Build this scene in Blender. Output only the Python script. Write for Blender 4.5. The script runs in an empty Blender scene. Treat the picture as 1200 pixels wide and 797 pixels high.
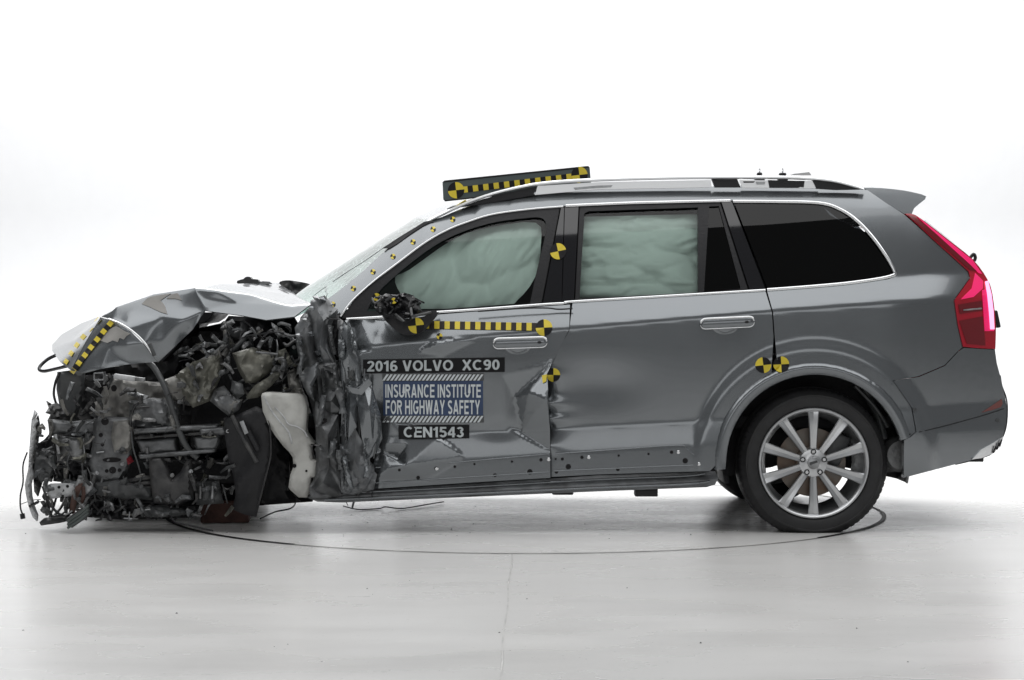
import bpy, bmesh, math, random
import numpy as np
from mathutils import Vector, noise
from mathutils.geometry import delaunay_2d_cdt
from mathutils.bvhtree import BVHTree

# ---------------------------------------------------------------- camera, world, lights
SC = bpy.context.scene
COL = SC.collection
CAM_D, CAM_H, FPX, HOR = 9.0, 1.03, 2214.0, 372.0
cam_d = bpy.data.cameras.new("camera")
cam = bpy.data.objects.new("camera", cam_d)
COL.objects.link(cam)
cam.location = (0, -CAM_D, CAM_H)
cam.rotation_euler = (math.radians(90), 0, 0)
cam_d.sensor_width = 36.0
cam_d.lens = 36.0 * FPX / 1200.0
cam_d.shift_y = -(398.5 - HOR) / 1200.0
cam_d.clip_start, cam_d.clip_end = 0.1, 200
SC.camera = cam

world = bpy.data.worlds.new("World")
SC.world = world
world.use_nodes = True
wb = world.node_tree.nodes["Background"]
wb.inputs[0].default_value = (0.96, 0.98, 1.0, 1)
wb.inputs[1].default_value = 0.17

def area(name, loc, rot, sx, sy, power, color=(1, 1, 1)):
    d = bpy.data.lights.new(name, 'AREA')
    d.shape, d.size, d.size_y = 'RECTANGLE', sx, sy
    d.energy, d.color = power, color
    o = bpy.data.objects.new(name, d)
    o.location = loc
    o.rotation_euler = tuple(math.radians(a) for a in rot)
    COL.objects.link(o)
    return o

area("overhead_softbox", (0.2, 1.38, 4.5), (0, 0, 0), 10.0, 8.1, 455)
area("backdrop_light", (0, 3.9, 5.6), (50, 0, 0), 18.0, 1.2, 70)
area("rear_softbox", (0, 6.2, 5.4), (-6, 0, 0), 16.0, 2.6, 640)
area("front_fill", (0, -9.8, 3.3), (83, 0, 0), 11.0, 2.4, 90)

SC.view_settings.view_transform = 'Standard'
SC.view_settings.look = 'None'
SC.view_settings.exposure = 0.0
SC.view_settings.gamma = 1.0

# ---------------------------------------------------------------- helpers
MID = 0.96                                  # the car's centre plane
def P(px, py, Y):                           # a measured photo point at a chosen distance -> metres
    d = Y + CAM_D
    return Vector(((px - 600.0) * d / FPX, Y, CAM_H - (py - HOR) * d / FPX))

def top_loc(o):
    loc = Vector((0, 0, 0))
    while o is not None:
        loc = loc + o.location
        o = o.parent
    return loc

def tag(o, label=None, cat=None, group=None, kind=None):
    if label: o["label"] = label
    if cat: o["category"] = cat
    if group: o["group"] = group
    if kind: o["kind"] = kind
    return o

def empty(name, loc, label, cat, group=None):
    o = bpy.data.objects.new(name, None)
    o.location = loc
    o.empty_display_size = 0.1
    COL.objects.link(o)
    return tag(o, label, cat, group)

def mk(name, verts, faces, mat, parent=None, smooth=True, sharp=None, midx=None, local=False):
    off = Vector((0, 0, 0)) if (local or parent is None) else top_loc(parent)
    me = bpy.data.meshes.new(name)
    me.from_pydata([tuple(Vector(v) - off) for v in verts], [], faces)
    mats = mat if isinstance(mat, (list, tuple)) else [mat]
    for m in mats: me.materials.append(m)
    if midx is not None: me.polygons.foreach_set("material_index", midx)
    me.polygons.foreach_set("use_smooth", [smooth] * len(me.polygons))
    me.update()
    if sharp: me.set_sharp_from_angle(angle=math.radians(sharp))
    o = bpy.data.objects.new(name, me)
    COL.objects.link(o)
    if parent is not None: o.parent = parent
    return o

def densify(poly, step):
    out = []
    n = len(poly)
    for i in range(n):
        a, b = poly[i], poly[(i + 1) % n]
        k = max(1, int(math.hypot(b[0] - a[0], b[1] - a[1]) / step))
        for j in range(k):
            t = j / k
            out.append((a[0] + (b[0] - a[0]) * t, a[1] + (b[1] - a[1]) * t))
    return out

def smooth_poly(pts, closed=True, n=6):
    out = []
    N = len(pts)
    rng = range(N) if closed else range(N - 1)
    for i in rng:
        if closed:
            p0, p1, p2, p3 = pts[(i - 1) % N], pts[i], pts[(i + 1) % N], pts[(i + 2) % N]
        else:
            p0, p1, p2, p3 = pts[max(i - 1, 0)], pts[i], pts[i + 1], pts[min(i + 2, N - 1)]
        for j in range(n):
            t = j / n
            out.append(tuple(0.5 * ((2 * b) + (-a + c) * t + (2 * a - 5 * b + 4 * c - d) * t * t + (-a + 3 * b - 3 * c + d) * t ** 3)
                             for a, b, c, d in zip(p0, p1, p2, p3)))
    if not closed: out.append(tuple(pts[-1]))
    return out

def inside(pts, poly):
    pts = np.asarray(pts, float); poly = np.asarray(poly, float)
    x, y = pts[:, 0], pts[:, 1]
    res = np.zeros(len(pts), bool)
    j = len(poly) - 1
    for i in range(len(poly)):
        xi, yi = poly[i]; xj, yj = poly[j]
        if yi != yj:
            c = ((yi > y) != (yj > y)) & (x < (xj - xi) * (y - yi) / (yj - yi) + xi)
            res ^= c
        j = i
    return res

def edge_dist(pts, poly):
    pts = np.asarray(pts, float); poly = np.asarray(poly, float)
    best = np.full(len(pts), 1e9)
    for i in range(len(poly)):
        a = poly[i]; b = poly[(i + 1) % len(poly)]
        d = b - a; L = max(d @ d, 1e-9)
        t = np.clip(((pts - a) @ d) / L, 0, 1)
        q = a + t[:, None] * d
        best = np.minimum(best, np.hypot(*(pts - q).T))
    return best

def plane_mesh(poly, step, holes=(), creases=()):
    """triangulate a drawn outline with an even inner grid; returns 2-D points, faces, boundary loops"""
    loops = [densify(poly, step)] + [densify(h, step) for h in holes]
    a = np.array(loops[0])
    xs = np.arange(a[:, 0].min(), a[:, 0].max(), step)
    ys = np.arange(a[:, 1].min(), a[:, 1].max(), step * 0.87)
    g = np.array([(x + (0.5 * step if k % 2 else 0), y) for k, y in enumerate(ys) for x in xs])
    if len(g):
        keep = inside(g, loops[0]) & (edge_dist(g, loops[0]) > step * 0.45)
        for h in loops[1:]:
            keep &= ~inside(g, h) & (edge_dist(g, h) > step * 0.45)
        g = g[keep]
    co, edges = [], []
    for L in loops:
        s = len(co)
        co += [Vector((p[0], -p[1])) for p in L]
        edges += [(s + i, s + (i + 1) % len(L)) for i in range(len(L))]
    for line in creases:
        for a_, b_ in zip(line[:-1], line[1:]):
            k = max(1, int(math.hypot(b_[0] - a_[0], b_[1] - a_[1]) / step)); s = len(co)
            pl = [(a_[0] + (b_[0] - a_[0]) * j / k, a_[1] + (b_[1] - a_[1]) * j / k) for j in range(k + 1)]
            co += [Vector((p[0], -p[1])) for p in pl]
            edges += [(s + j, s + j + 1) for j in range(k)]
            if len(g): g = g[np.min(np.hypot(g[:, None, 0] - np.array(pl)[None, :, 0], g[:, None, 1] - np.array(pl)[None, :, 1]), axis=1) > step * .5]
    co += [Vector((p[0], -p[1])) for p in g]
    v, e, f, *_ = delaunay_2d_cdt(co, edges, [], 0, 1e-3)
    f = [t for t in f if abs((v[t[1]] - v[t[0]]).cross(v[t[2]] - v[t[0]])) > 1e-3]
    pts = [(p.x, -p.y) for p in v]
    cen = np.array([np.mean([pts[i] for i in t], axis=0) for t in f])
    ok = inside(cen, loops[0])
    for h in loops[1:]: ok &= ~inside(cen, h)
    faces = [list(t) for t, k in zip(f, ok) if k]
    cnt = {}
    for t in faces:
        for i in range(len(t)):
            x, y = t[i], t[(i + 1) % len(t)]
            if (y, x) in cnt: del cnt[(y, x)]
            else: cnt[(x, y)] = 1
    return pts, faces, list(cnt)

def sheet(name, poly, Yf, mat, parent, step=5.0, flange=0.015, holes=(), sharp=None, back=False, rd=0.0, rw=5.0, creases=()):
    """pressed panel: outline measured on the photo, depth from Yf, edges turned inwards by `flange` metres"""
    pts, faces, bnd = plane_mesh(poly, step, holes, creases)
    fn = Yf if callable(Yf) else (lambda x, y: Yf)
    dep = np.array([fn(x, y) for x, y in pts])
    if rd: dep = dep + rd * (1 - np.sqrt(1 - (1 - np.clip(edge_dist(pts, densify(poly, step)) / rw, 0, 1)) ** 2))
    V = [P(x, y, float(d)) for (x, y), d in zip(pts, dep)]
    F = list(faces)
    if flange:
        m = {}
        for a, b in bnd:
            for q in (a, b):
                if q not in m:
                    m[q] = len(V)
                    V.append(V[q].copy()); V.append(V[q] + Vector((0, flange, 0)))
            F.append([m[b], m[a], m[a] + 1, m[b] + 1])
    if back:
        off = len(V)
        V += [P(x, y, float(d)) + Vector((0, flange, 0)) for (x, y), d in zip(pts, dep)]
        F += [[off + i for i in reversed(t)] for t in faces]
    return mk(name, V, F, mat, parent, True, sharp)

def tube3(name, pts, r, mat, parent, seg=8, n=5, r2=None, squash=1.0, smooth_path=True, local=False):
    pts = [tuple(p) for p in pts]
    if smooth_path and len(pts) > 2: pts = smooth_poly(pts, False, n)
    pts = [Vector(p) for p in pts]
    V, F = [], []
    up = Vector((0, 1, 0))
    N = len(pts)
    for i, p in enumerate(pts):
        t = (pts[min(i + 1, N - 1)] - pts[max(i - 1, 0)])
        t = t.normalized() if t.length > 1e-9 else Vector((1, 0, 0))
        u = up - t * up.dot(t)
        u = u.normalized() if u.length > 1e-4 else Vector((0, 0, 1))
        w = t.cross(u)
        rr = r if r2 is None else r + (r2 - r) * i / (N - 1)
        for k in range(seg):
            a = 2 * math.pi * k / seg
            V.append(p + u * math.cos(a) * rr * squash + w * math.sin(a) * rr)
    for i in range(N - 1):
        for k in range(seg):
            F.append([i * seg + k, i * seg + (k + 1) % seg, (i + 1) * seg + (k + 1) % seg, (i + 1) * seg + k])
    F.append(list(range(seg))[::-1]); F.append([(N - 1) * seg + k for k in range(seg)])
    return mk(name, V, F, mat, parent, True, 50, local=local)

def tube(name, pp, rpx, mat, parent, **k):
    return tube3(name, [P(*p) for p in pp], rpx / 246.0, mat, parent, **k)

def boxm(name, c, size, mat, parent, rot=(0, 0, 0), bevel=0.006, local=False):
    from mathutils import Euler
    bm = bmesh.new()
    bmesh.ops.create_cube(bm, size=1)
    bmesh.ops.scale(bm, vec=size, verts=bm.verts)
    if bevel:
        bmesh.ops.bevel(bm, geom=bm.edges[:], offset=min(bevel, min(size) * 0.3), segments=2, affect='EDGES', profile=0.5)
    bmesh.ops.rotate(bm, cent=(0, 0, 0), matrix=Euler([math.radians(a) for a in rot]).to_matrix(), verts=bm.verts)
    bmesh.ops.translate(bm, vec=c, verts=bm.verts)
    bm.verts.index_update()
    V = [v.co.copy() for v in bm.verts]; F = [[v.index for v in f.verts] for f in bm.faces]
    bm.free()
    return mk(name, V, F, mat, parent, True, 40, local=local)

def lathe(name, prof, mat, parent, seg=64, center=(0, 0, 0), local=False, sharp=35, mod=None, closed=False):
    """prof: list of (radius, y) turned round the Y axis"""
    V, F = [], []
    n = len(prof)
    for k in range(seg):
        a = 2 * math.pi * k / seg
        for i, (r, y) in enumerate(prof):
            rr = r if mod is None else mod(k, i, r)
            V.append(Vector((center[0] + rr * math.cos(a), center[1] + y, center[2] + rr * math.sin(a))))
    m = n if closed else n - 1
    for k in range(seg):
        k2 = (k + 1) % seg
        for i in range(m):
            j = (i + 1) % n
            F.append([k * n + i, k2 * n + i, k2 * n + j, k * n + j])
    return mk(name, V, F, mat, parent, True, sharp, local=local)

def patch(name, V, F, mat, parent, cuts=5, amp=0.0, sc=6.0, seed=0, flange=0.0, sharp=30, smoothing=1):
    bm = bmesh.new()
    vs = [bm.verts.new(P(*v)) for v in V]
    for f in F: bm.faces.new([vs[i] for i in f])
    bmesh.ops.recalc_face_normals(bm, faces=bm.faces[:])
    bmesh.ops.triangulate(bm, faces=[f for f in bm.faces if len(f.verts) > 3])
    bmesh.ops.subdivide_edges(bm, edges=bm.edges[:], cuts=cuts, use_grid_fill=True)
    for _ in range(smoothing):
        bmesh.ops.smooth_vert(bm, verts=[v for v in bm.verts if not v.is_boundary], factor=0.5, use_axis_x=True, use_axis_y=True, use_axis_z=True)
    bm.normal_update()
    if amp:
        for v in bm.verts:
            if not v.is_boundary:
                v.co += v.normal * amp * noise.noise(v.co * sc + Vector((seed, 0, 0)))
    if flange:
        bm.normal_update()
        r = bmesh.ops.solidify(bm, geom=bm.faces[:], thickness=flange)
    bm.verts.index_update()
    V2 = [v.co.copy() for v in bm.verts]; F2 = [[v.index for v in f.verts] for f in bm.faces]
    bm.free()
    return mk(name, V2, F2, mat, parent, True, sharp)

def ridge(x, y, s, seed, ang=0.0, aniso=1.0):
    c, sn = math.cos(ang), math.sin(ang)
    u, v = (x * c + y * sn) / s, (-x * sn + y * c) / (s * aniso)
    n1 = noise.noise(Vector((u + 0.6 * noise.noise(Vector((u * .7, v * .7, seed + 9.1))), v, seed)))
    n2 = noise.noise(Vector((u * 2.3, v * 2.3, seed + 3.3)))
    return (1 - 2.2 * abs(n1)) + 0.16 * (1 - 2.2 * abs(n2))

def crumple(name, poly, Y, mat, parent, amp=0.03, s=14.0, seed=0, ang=0.0, aniso=1.0, step=3.5, tilt=(0, 0), flange=0.02, holes=(), sharp=40, rd=0.022, rw=6.0, creases=()):
    cx = sum(p[0] for p in poly) / len(poly); cy = sum(p[1] for p in poly) / len(poly)
    def f(x, y):
        return Y + tilt[0] * (x - cx) / 246 + tilt[1] * (y - cy) / 246 - .8 * amp * ridge(x, y, s, seed, ang, aniso)
    return sheet(name, poly, f, mat, parent, step, flange, holes, sharp, True, rd, rw, creases)

def bvh_of(*objs):
    V, F = [], []
    for o in objs:
        off = top_loc(o); s = len(V)
        V += [v.co + off for v in o.data.vertices]
        F += [[s + i for i in p.vertices] for p in o.data.polygons]
    return BVHTree.FromPolygons(V, F)

def surf(bvh, default):
    """depth of a built surface at a measured point, so that stickers lie on it"""
    o = Vector((0, -CAM_D, CAM_H))
    def f(x, y):
        d = (P(x, y, 0) - o).normalized()
        h = bvh.ray_cast(o, d)
        if h[0] is not None: return h[0].y
        return default(x, y) if callable(default) else default
    return f

def mirrored(o, parent):
    me = o.data.copy()
    off = top_loc(o).y
    for v in me.vertices: v.co.y = 2 * (MID - off) - v.co.y
    me.flip_normals()
    c = bpy.data.objects.new(o.name.split('.')[0], me)
    COL.objects.link(c); c.parent = parent
    return c

# ---------------------------------------------------------------- materials
def mat(name, col, rough=0.5, metal=0.0, coat=0.0, spec=0.5, bump=0.0, bscale=60.0, var=0.0, vscale=8.0, dirt=None, dscale=5.0, damt=0.5, rvar=0.0):
    m = bpy.data.materials.new(name); m.use_nodes = True
    nt = m.node_tree; b = nt.nodes["Principled BSDF"]
    b.inputs["Base Color"].default_value = (*col, 1)
    b.inputs["Roughness"].default_value = rough
    b.inputs["Metallic"].default_value = metal
    b.inputs["Specular IOR Level"].default_value = spec
    b.inputs["Coat Weight"].default_value = coat
    b.inputs["Coat Roughness"].default_value = 0.05
    tc = nt.nodes.new("ShaderNodeTexCoord")
    def nz(scale, detail=5):
        n = nt.nodes.new("ShaderNodeTexNoise")
        n.inputs["Scale"].default_value = scale; n.inputs["Detail"].default_value = detail
        nt.links.new(tc.outputs["Object"], n.inputs["Vector"])
        return n
    if var or dirt:
        n = nz(vscale if not dirt else dscale)
        r = nt.nodes.new("ShaderNodeValToRGB")
        if dirt:
            r.color_ramp.elements[0].position = 0.5 - 0.25 * damt; r.color_ramp.elements[1].position = 0.5 + 0.3
            r.color_ramp.elements[0].color = (*col, 1); r.color_ramp.elements[1].color = (*dirt, 1)
        else:
            r.color_ramp.elements[0].position = 0.3; r.color_ramp.elements[1].position = 0.7
            r.color_ramp.elements[0].color = (*[c * (1 - var) for c in col], 1)
            r.color_ramp.elements[1].color = (*[min(1, c * (1 + var)) for c in col], 1)
        nt.links.new(n.outputs["Fac"], r.inputs["Fac"])
        nt.links.new(r.outputs["Color"], b.inputs["Base Color"])
    if rvar:
        n = nz(14)
        mr = nt.nodes.new("ShaderNodeMapRange")
        mr.inputs[3].default_value = max(0.02, rough - rvar); mr.inputs[4].default_value = rough + rvar
        nt.links.new(n.outputs["Fac"], mr.inputs[0]); nt.links.new(mr.outputs[0], b.inputs["Roughness"])
    if bump:
        n = nz(bscale, 6)
        bp = nt.nodes.new("ShaderNodeBump")
        bp.inputs["Strength"].default_value = bump; bp.inputs["Distance"].default_value = 0.01
        nt.links.new(n.outputs["Fac"], bp.inputs["Height"]); nt.links.new(bp.outputs[0], b.inputs["Normal"])
    return m

def glass_mat(name, tint, spec_rough=0.01, ior=1.45):
    m = bpy.data.materials.new(name); m.use_nodes = True
    nt = m.node_tree; nt.nodes.clear()
    out = nt.nodes.new("ShaderNodeOutputMaterial")
    tr = nt.nodes.new("ShaderNodeBsdfTransparent"); tr.inputs[0].default_value = (*tint, 1)
    gl = nt.nodes.new("ShaderNodeBsdfGlossy"); gl.inputs["Roughness"].default_value = spec_rough
    fr = nt.nodes.new("ShaderNodeFresnel"); fr.inputs[0].default_value = ior
    mx = nt.nodes.new("ShaderNodeMixShader")
    nt.links.new(fr.outputs[0], mx.inputs[0]); nt.links.new(tr.outputs[0], mx.inputs[1])
    nt.links.new(gl.outputs[0], mx.inputs[2]); nt.links.new(mx.outputs[0], out.inputs[0])
    return m

M = {}
M['paint'] = mat("grey_metallic_paint", (0.192, 0.205, 0.216), 0.235, 0.72, 0.8, bump=0.015, bscale=900, rvar=0.03)
M['paint_worn'] = mat("scuffed_grey_paint", (0.20, 0.21, 0.22), 0.33, 0.35, 0.4, bump=0.35, bscale=45, dirt=(0.045, 0.045, 0.045), dscale=9, damt=.6, rvar=.12)
M['paint_bare'] = mat("chipped_primer", (0.30, 0.29, 0.275), 0.6, 0.1, bump=.1, var=.15)
M['black_gloss'] = mat("gloss_black_trim", (0.006, 0.006, 0.008), 0.06, 0, 0.6)
M['black'] = mat("matt_black_plastic", (0.014, 0.014, 0.016), 0.5, spec=.4, bump=0.2, bscale=80, rvar=.12)
M['black_dusty'] = mat("dusty_black_plastic", (0.022, 0.022, 0.024), 0.34, bump=0.25, bscale=50, dirt=(0.085, 0.084, 0.082), dscale=14, damt=.4, rvar=.12)
M['rubber'] = mat("tyre_rubber", (0.016, 0.016, 0.017), 0.55, bump=.08, bscale=150, var=.25, vscale=20)
M['charcoal'] = mat("charcoal_plastic", (0.066, 0.069, 0.071), 0.34, bump=.15, bscale=60, var=.3)
M['steel_dark'] = mat("dark_painted_steel", (0.20, 0.206, 0.212), 0.34, 0.5, bump=.35, bscale=40, dirt=(0.02, 0.02, 0.02), dscale=12, damt=.7, rvar=.15)
M['steel_brown'] = mat("dusty_olive_steel", (0.30, 0.293, 0.275), 0.38, 0.4, bump=.4, bscale=35, dirt=(0.03, 0.03, 0.03), dscale=9, damt=.5, rvar=.15)
M['olive'] = mat("olive_heat_shield", (0.20, 0.198, 0.168), 0.38, 0.4, bump=.4, bscale=35, dirt=(0.05, 0.05, 0.046), dscale=11, damt=.4)
M['alu'] = mat("cast_aluminium", (0.42, 0.43, 0.44), 0.38, 0.8, bump=.3, bscale=70, dirt=(0.14, 0.14, 0.14), dscale=16, damt=.3, rvar=.12)
M['alu_dull'] = mat("dull_aluminium", (0.34, 0.345, 0.35), 0.42, 0.55, bump=.3, bscale=60, dirt=(0.07, 0.07, 0.07), dscale=14, damt=.5)
M['chrome'] = mat("satin_chrome", (0.86, 0.87, 0.88), 0.16, 1.0)
M['silver'] = mat("satin_silver_rail", (0.80, 0.81, 0.82), 0.28, 0.85)
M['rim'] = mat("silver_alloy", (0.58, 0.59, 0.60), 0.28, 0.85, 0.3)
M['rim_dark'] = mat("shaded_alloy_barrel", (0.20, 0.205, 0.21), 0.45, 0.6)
M['disc'] = mat("brake_disc_iron", (0.16, 0.145, 0.13), 0.4, 0.8, dirt=(0.13, 0.075, 0.045), dscale=10, damt=.5)
M['white_plastic'] = mat("milky_white_plastic", (0.56, 0.56, 0.53), 0.5, bump=.3, bscale=25, dirt=(0.24, 0.235, 0.22), dscale=9, damt=.35)
M['white_paint'] = mat("pale_grey_plastic", (0.6, 0.61, 0.62), 0.45, dirt=(0.25, 0.25, 0.25), dscale=20, damt=.4, bump=.3)
M['yellow'] = mat("yellow_marker", (0.70, 0.55, 0.035), 0.5, var=.06)
M['mark_black'] = mat("black_marker", (0.014, 0.013, 0.014), 0.5, spec=.18)
M['brown_mark'] = mat("dark_brown_marker", (0.035, 0.028, 0.024), 0.5, spec=.18)
M['decal_black'] = mat("black_decal", (0.010, 0.010, 0.011), 0.42, spec=.18)
M['decal_blue'] = mat("navy_decal", (0.030, 0.055, 0.125), 0.42, var=.15, vscale=12)
M['decal_white'] = mat("white_print", (0.66, 0.70, 0.72), 0.5)
M['decal_grey'] = mat("grey_print", (0.50, 0.54, 0.55), 0.5)
M['board'] = mat("slate_board", (0.065, 0.085, 0.085), 0.45, var=.08)
M['cloth'] = mat("airbag_cloth", (0.93, 0.945, 0.93), 0.85, bump=.12, bscale=55)
M['red_lens'] = mat("red_lens", (0.42, 0.006, 0.022), 0.12, 0, .8)
M['red_dark'] = mat("dark_red_lens", (0.17, 0.006, 0.012), 0.12, 0, .8)
M['reflector'] = mat("pale_red_reflector", (0.20, 0.07, 0.062), 0.2, 0, .6)
M['rust'] = mat("rusty_strap", (0.11, 0.062, 0.05), 0.7, bump=.4, var=.35)
M['wood'] = mat("red_brown_timber", (0.085, 0.042, 0.034), 0.75, bump=.4, bscale=25, var=.35, vscale=18)
M['clip'] = mat("grey_green_plastic", (0.085, 0.10, 0.095), 0.4, var=.2)
M['red_tag'] = mat("red_tag", (0.25, 0.02, 0.03), 0.5)
M['glass'] = glass_mat("green_tinted_window", (0.87, 0.985, 0.935))
M['glass_dark'] = glass_mat("privacy_glass", (0.055, 0.06, 0.065))
M['interior'] = mat("dark_cabin_trim", (0.02, 0.02, 0.022), 0.8)

def emissive(name, col, s):
    m = bpy.data.materials.new(name); m.use_nodes = True
    b = m.node_tree.nodes["Principled BSDF"]
    b.inputs["Base Color"].default_value = (*col, 1)
    b.inputs["Emission Color"].default_value = (*col, 1)
    b.inputs["Emission Strength"].default_value = s
    return m
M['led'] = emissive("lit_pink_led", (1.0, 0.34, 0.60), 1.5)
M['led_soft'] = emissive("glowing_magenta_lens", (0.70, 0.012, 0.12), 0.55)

def windshield_mat():
    m = bpy.data.materials.new("cracked_laminated_glass"); m.use_nodes = True
    nt = m.node_tree; nt.nodes.clear()
    N = nt.nodes.new; Lk = nt.links.new
    out = N("ShaderNodeOutputMaterial")
    tc = N("ShaderNodeTexCoord")
    vo = N("ShaderNodeTexVoronoi"); vo.feature = 'DISTANCE_TO_EDGE'; vo.inputs["Scale"].default_value = 17
    nz = N("ShaderNodeTexNoise"); nz.inputs["Scale"].default_value = 6; nz.inputs["Detail"].default_value = 6
    mixv = N("ShaderNodeMix"); mixv.data_type = 'VECTOR'; mixv.inputs[0].default_value = 0.12
    Lk(tc.outputs["Object"], mixv.inputs[4]); Lk(nz.outputs["Color"], mixv.inputs[5]); Lk(tc.outputs["Object"], nz.inputs["Vector"])
    Lk(mixv.outputs[1], vo.inputs["Vector"])
    rp = N("ShaderNodeValToRGB")
    rp.color_ramp.elements[0].position = 0.0; rp.color_ramp.elements[0].color = (1, 1, 1, 1)
    rp.color_ramp.elements[1].position = 0.05; rp.color_ramp.elements[1].color = (0, 0, 0, 1)
    Lk(vo.outputs["Distance"], rp.inputs[0])
    tr = N("ShaderNodeBsdfTransparent"); tr.inputs[0].default_value = (0.44, 0.60, 0.555, 1)
    df = N("ShaderNodeBsdfTranslucent"); df.inputs[0].default_value = (0.46, 0.58, 0.55, 1)
    d2 = N("ShaderNodeBsdfDiffuse"); d2.inputs[0].default_value = (0.50, 0.60, 0.58, 1)
    ad = N("ShaderNodeMixShader"); ad.inputs[0].default_value = 0.6
    Lk(df.outputs[0], ad.inputs[1]); Lk(d2.outputs[0], ad.inputs[2])
    m1 = N("ShaderNodeMixShader")
    mth = N("ShaderNodeMath"); mth.operation = 'MULTIPLY_ADD'; mth.inputs[1].default_value = 0.60; mth.inputs[2].default_value = 0.28
    Lk(rp.outputs[0], mth.inputs[0]); Lk(mth.outputs[0], m1.inputs[0])
    Lk(tr.outputs[0], m1.inputs[1]); Lk(ad.outputs[0], m1.inputs[2])
    gl = N("ShaderNodeBsdfGlossy"); gl.inputs["Roughness"].default_value = 0.30
    fr = N("ShaderNodeFresnel"); fr.inputs[0].default_value = 1.22
    m2 = N("ShaderNodeMixShader")
    Lk(fr.outputs[0], m2.inputs[0]); Lk(m1.outputs[0], m2.inputs[1]); Lk(gl.outputs[0], m2.inputs[2])
    Lk(m2.outputs[0], out.inputs[0])
    return m
M['windshield'] = windshield_mat()

def floor_mat():
    m = bpy.data.materials.new("painted_studio_floor"); m.use_nodes = True
    nt = m.node_tree; b = nt.nodes["Principled BSDF"]
    N = nt.nodes.new; Lk = nt.links.new
    tc = N("ShaderNodeTexCoord")
    def nz(scale, det, stretch=(1, 1, 1)):
        mp = N("ShaderNodeMapping"); mp.inputs["Scale"].default_value = stretch
        n = N("ShaderNodeTexNoise"); n.inputs["Scale"].default_value = scale; n.inputs["Detail"].default_value = det
        Lk(tc.outputs["Object"], mp.inputs[0]); Lk(mp.outputs[0], n.inputs["Vector"]); return n
    def ramp(src, p0, p1, c0, c1):
        r = N("ShaderNodeValToRGB")
        r.color_ramp.elements[0].position = p0; r.color_ramp.elements[1].position = p1
        r.color_ramp.elements[0].color = c0; r.color_ramp.elements[1].color = c1
        Lk(src, r.inputs[0]); return r
    def mul(a, bb, fac=1.0):
        x = N("ShaderNodeMix"); x.data_type = 'RGBA'; x.blend_type = 'MULTIPLY'; x.inputs[0].default_value = fac
        Lk(a, x.inputs[6]); Lk(bb, x.inputs[7]); return x.outputs[2]
    base = ramp(nz(0.9, 6, (0.6, 1.6, 1)).outputs["Fac"], .3, .75, (0.668, 0.662, 0.65, 1), (0.718, 0.712, 0.70, 1))
    speck = ramp(nz(55, 2).outputs["Fac"], .70, .76, (1, 1, 1, 1), (.72, .72, .72, 1))
    streak = ramp(nz(3, 8, (0.5, 1.6, 1)).outputs["Fac"], .50, .78, (1, 1, 1, 1), (.93, .928, .925, 1))
    c = mul(base.outputs[0], speck.outputs[0]); c = mul(c, streak.outputs[0])
    # worn, scratched paint where cars have been turned: a band of dark scuffs under the car
    sx = N("ShaderNodeSeparateXYZ"); Lk(tc.outputs["Object"], sx.inputs[0])
    def band(sock, lo, hi, soft):
        a = N("ShaderNodeMapRange"); a.interpolation_type = 'SMOOTHSTEP'
        a.inputs[1].default_value = lo - soft; a.inputs[2].default_value = lo + soft; Lk(sock, a.inputs[0])
        b2 = N("ShaderNodeMapRange"); b2.interpolation_type = 'SMOOTHSTEP'
        b2.inputs[1].default_value = hi + soft; b2.inputs[2].default_value = hi - soft; Lk(sock, b2.inputs[0])
        mm = N("ShaderNodeMath"); mm.operation = 'MULTIPLY'; Lk(a.outputs[0], mm.inputs[0]); Lk(b2.outputs[0], mm.inputs[1]); return mm.outputs[0]
    bx = band(sx.outputs[0], -1.6, 2.0, 0.5); by = band(sx.outputs[1], 0.25, 1.5, 0.3)
    bb = N("ShaderNodeMath"); bb.operation = 'MULTIPLY'; Lk(bx, bb.inputs[0]); Lk(by, bb.inputs[1])
    vo = N("ShaderNodeTexNoise"); vo.inputs["Scale"].default_value = 5; vo.inputs["Detail"].default_value = 9; vo.inputs["Roughness"].default_value = .7
    mp = N("ShaderNodeMapping"); mp.inputs["Scale"].default_value = (0.6, 1.8, 1); Lk(tc.outputs["Object"], mp.inputs[0]); Lk(mp.outputs[0], vo.inputs["Vector"])
    scr = ramp(vo.outputs["Fac"], .485, .508, (0, 0, 0, 1), (1, 1, 1, 1))
    scr2 = ramp(vo.outputs["Fac"], .508, .535, (1, 1, 1, 1), (0, 0, 0, 1))
    sm = N("ShaderNodeMath"); sm.operation = 'MULTIPLY'; Lk(scr.outputs[0], sm.inputs[0]); Lk(scr2.outputs[0], sm.inputs[1])
    sm2 = N("ShaderNodeMath"); sm2.operation = 'MULTIPLY'; Lk(sm.outputs[0], sm2.inputs[0]); Lk(bb.outputs[0], sm2.inputs[1])
    mx = N("ShaderNodeMix"); mx.data_type = 'RGBA'; Lk(sm2.outputs[0], mx.inputs[0]); Lk(c, mx.inputs[6]); mx.inputs[7].default_value = (.16, .155, .15, 1)
    # grime trodden in under the car, and wandering hairline scratches
    gr = ramp(nz(2.6, 7, (0.7, 1.5, 1)).outputs["Fac"], .35, .62, (0, 0, 0, 1), (1, 1, 1, 1))
    gm = N("ShaderNodeMath"); gm.operation = 'MULTIPLY'; Lk(gr.outputs[0], gm.inputs[0]); Lk(bb.outputs[0], gm.inputs[1])
    g2 = N("ShaderNodeMath"); g2.operation = 'MULTIPLY'; Lk(gm.outputs[0], g2.inputs[0]); g2.inputs[1].default_value = .4
    m3 = N("ShaderNodeMix"); m3.data_type = 'RGBA'; Lk(g2.outputs[0], m3.inputs[0]); Lk(mx.outputs[2], m3.inputs[6]); m3.inputs[7].default_value = (.33, .325, .315, 1)
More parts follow.
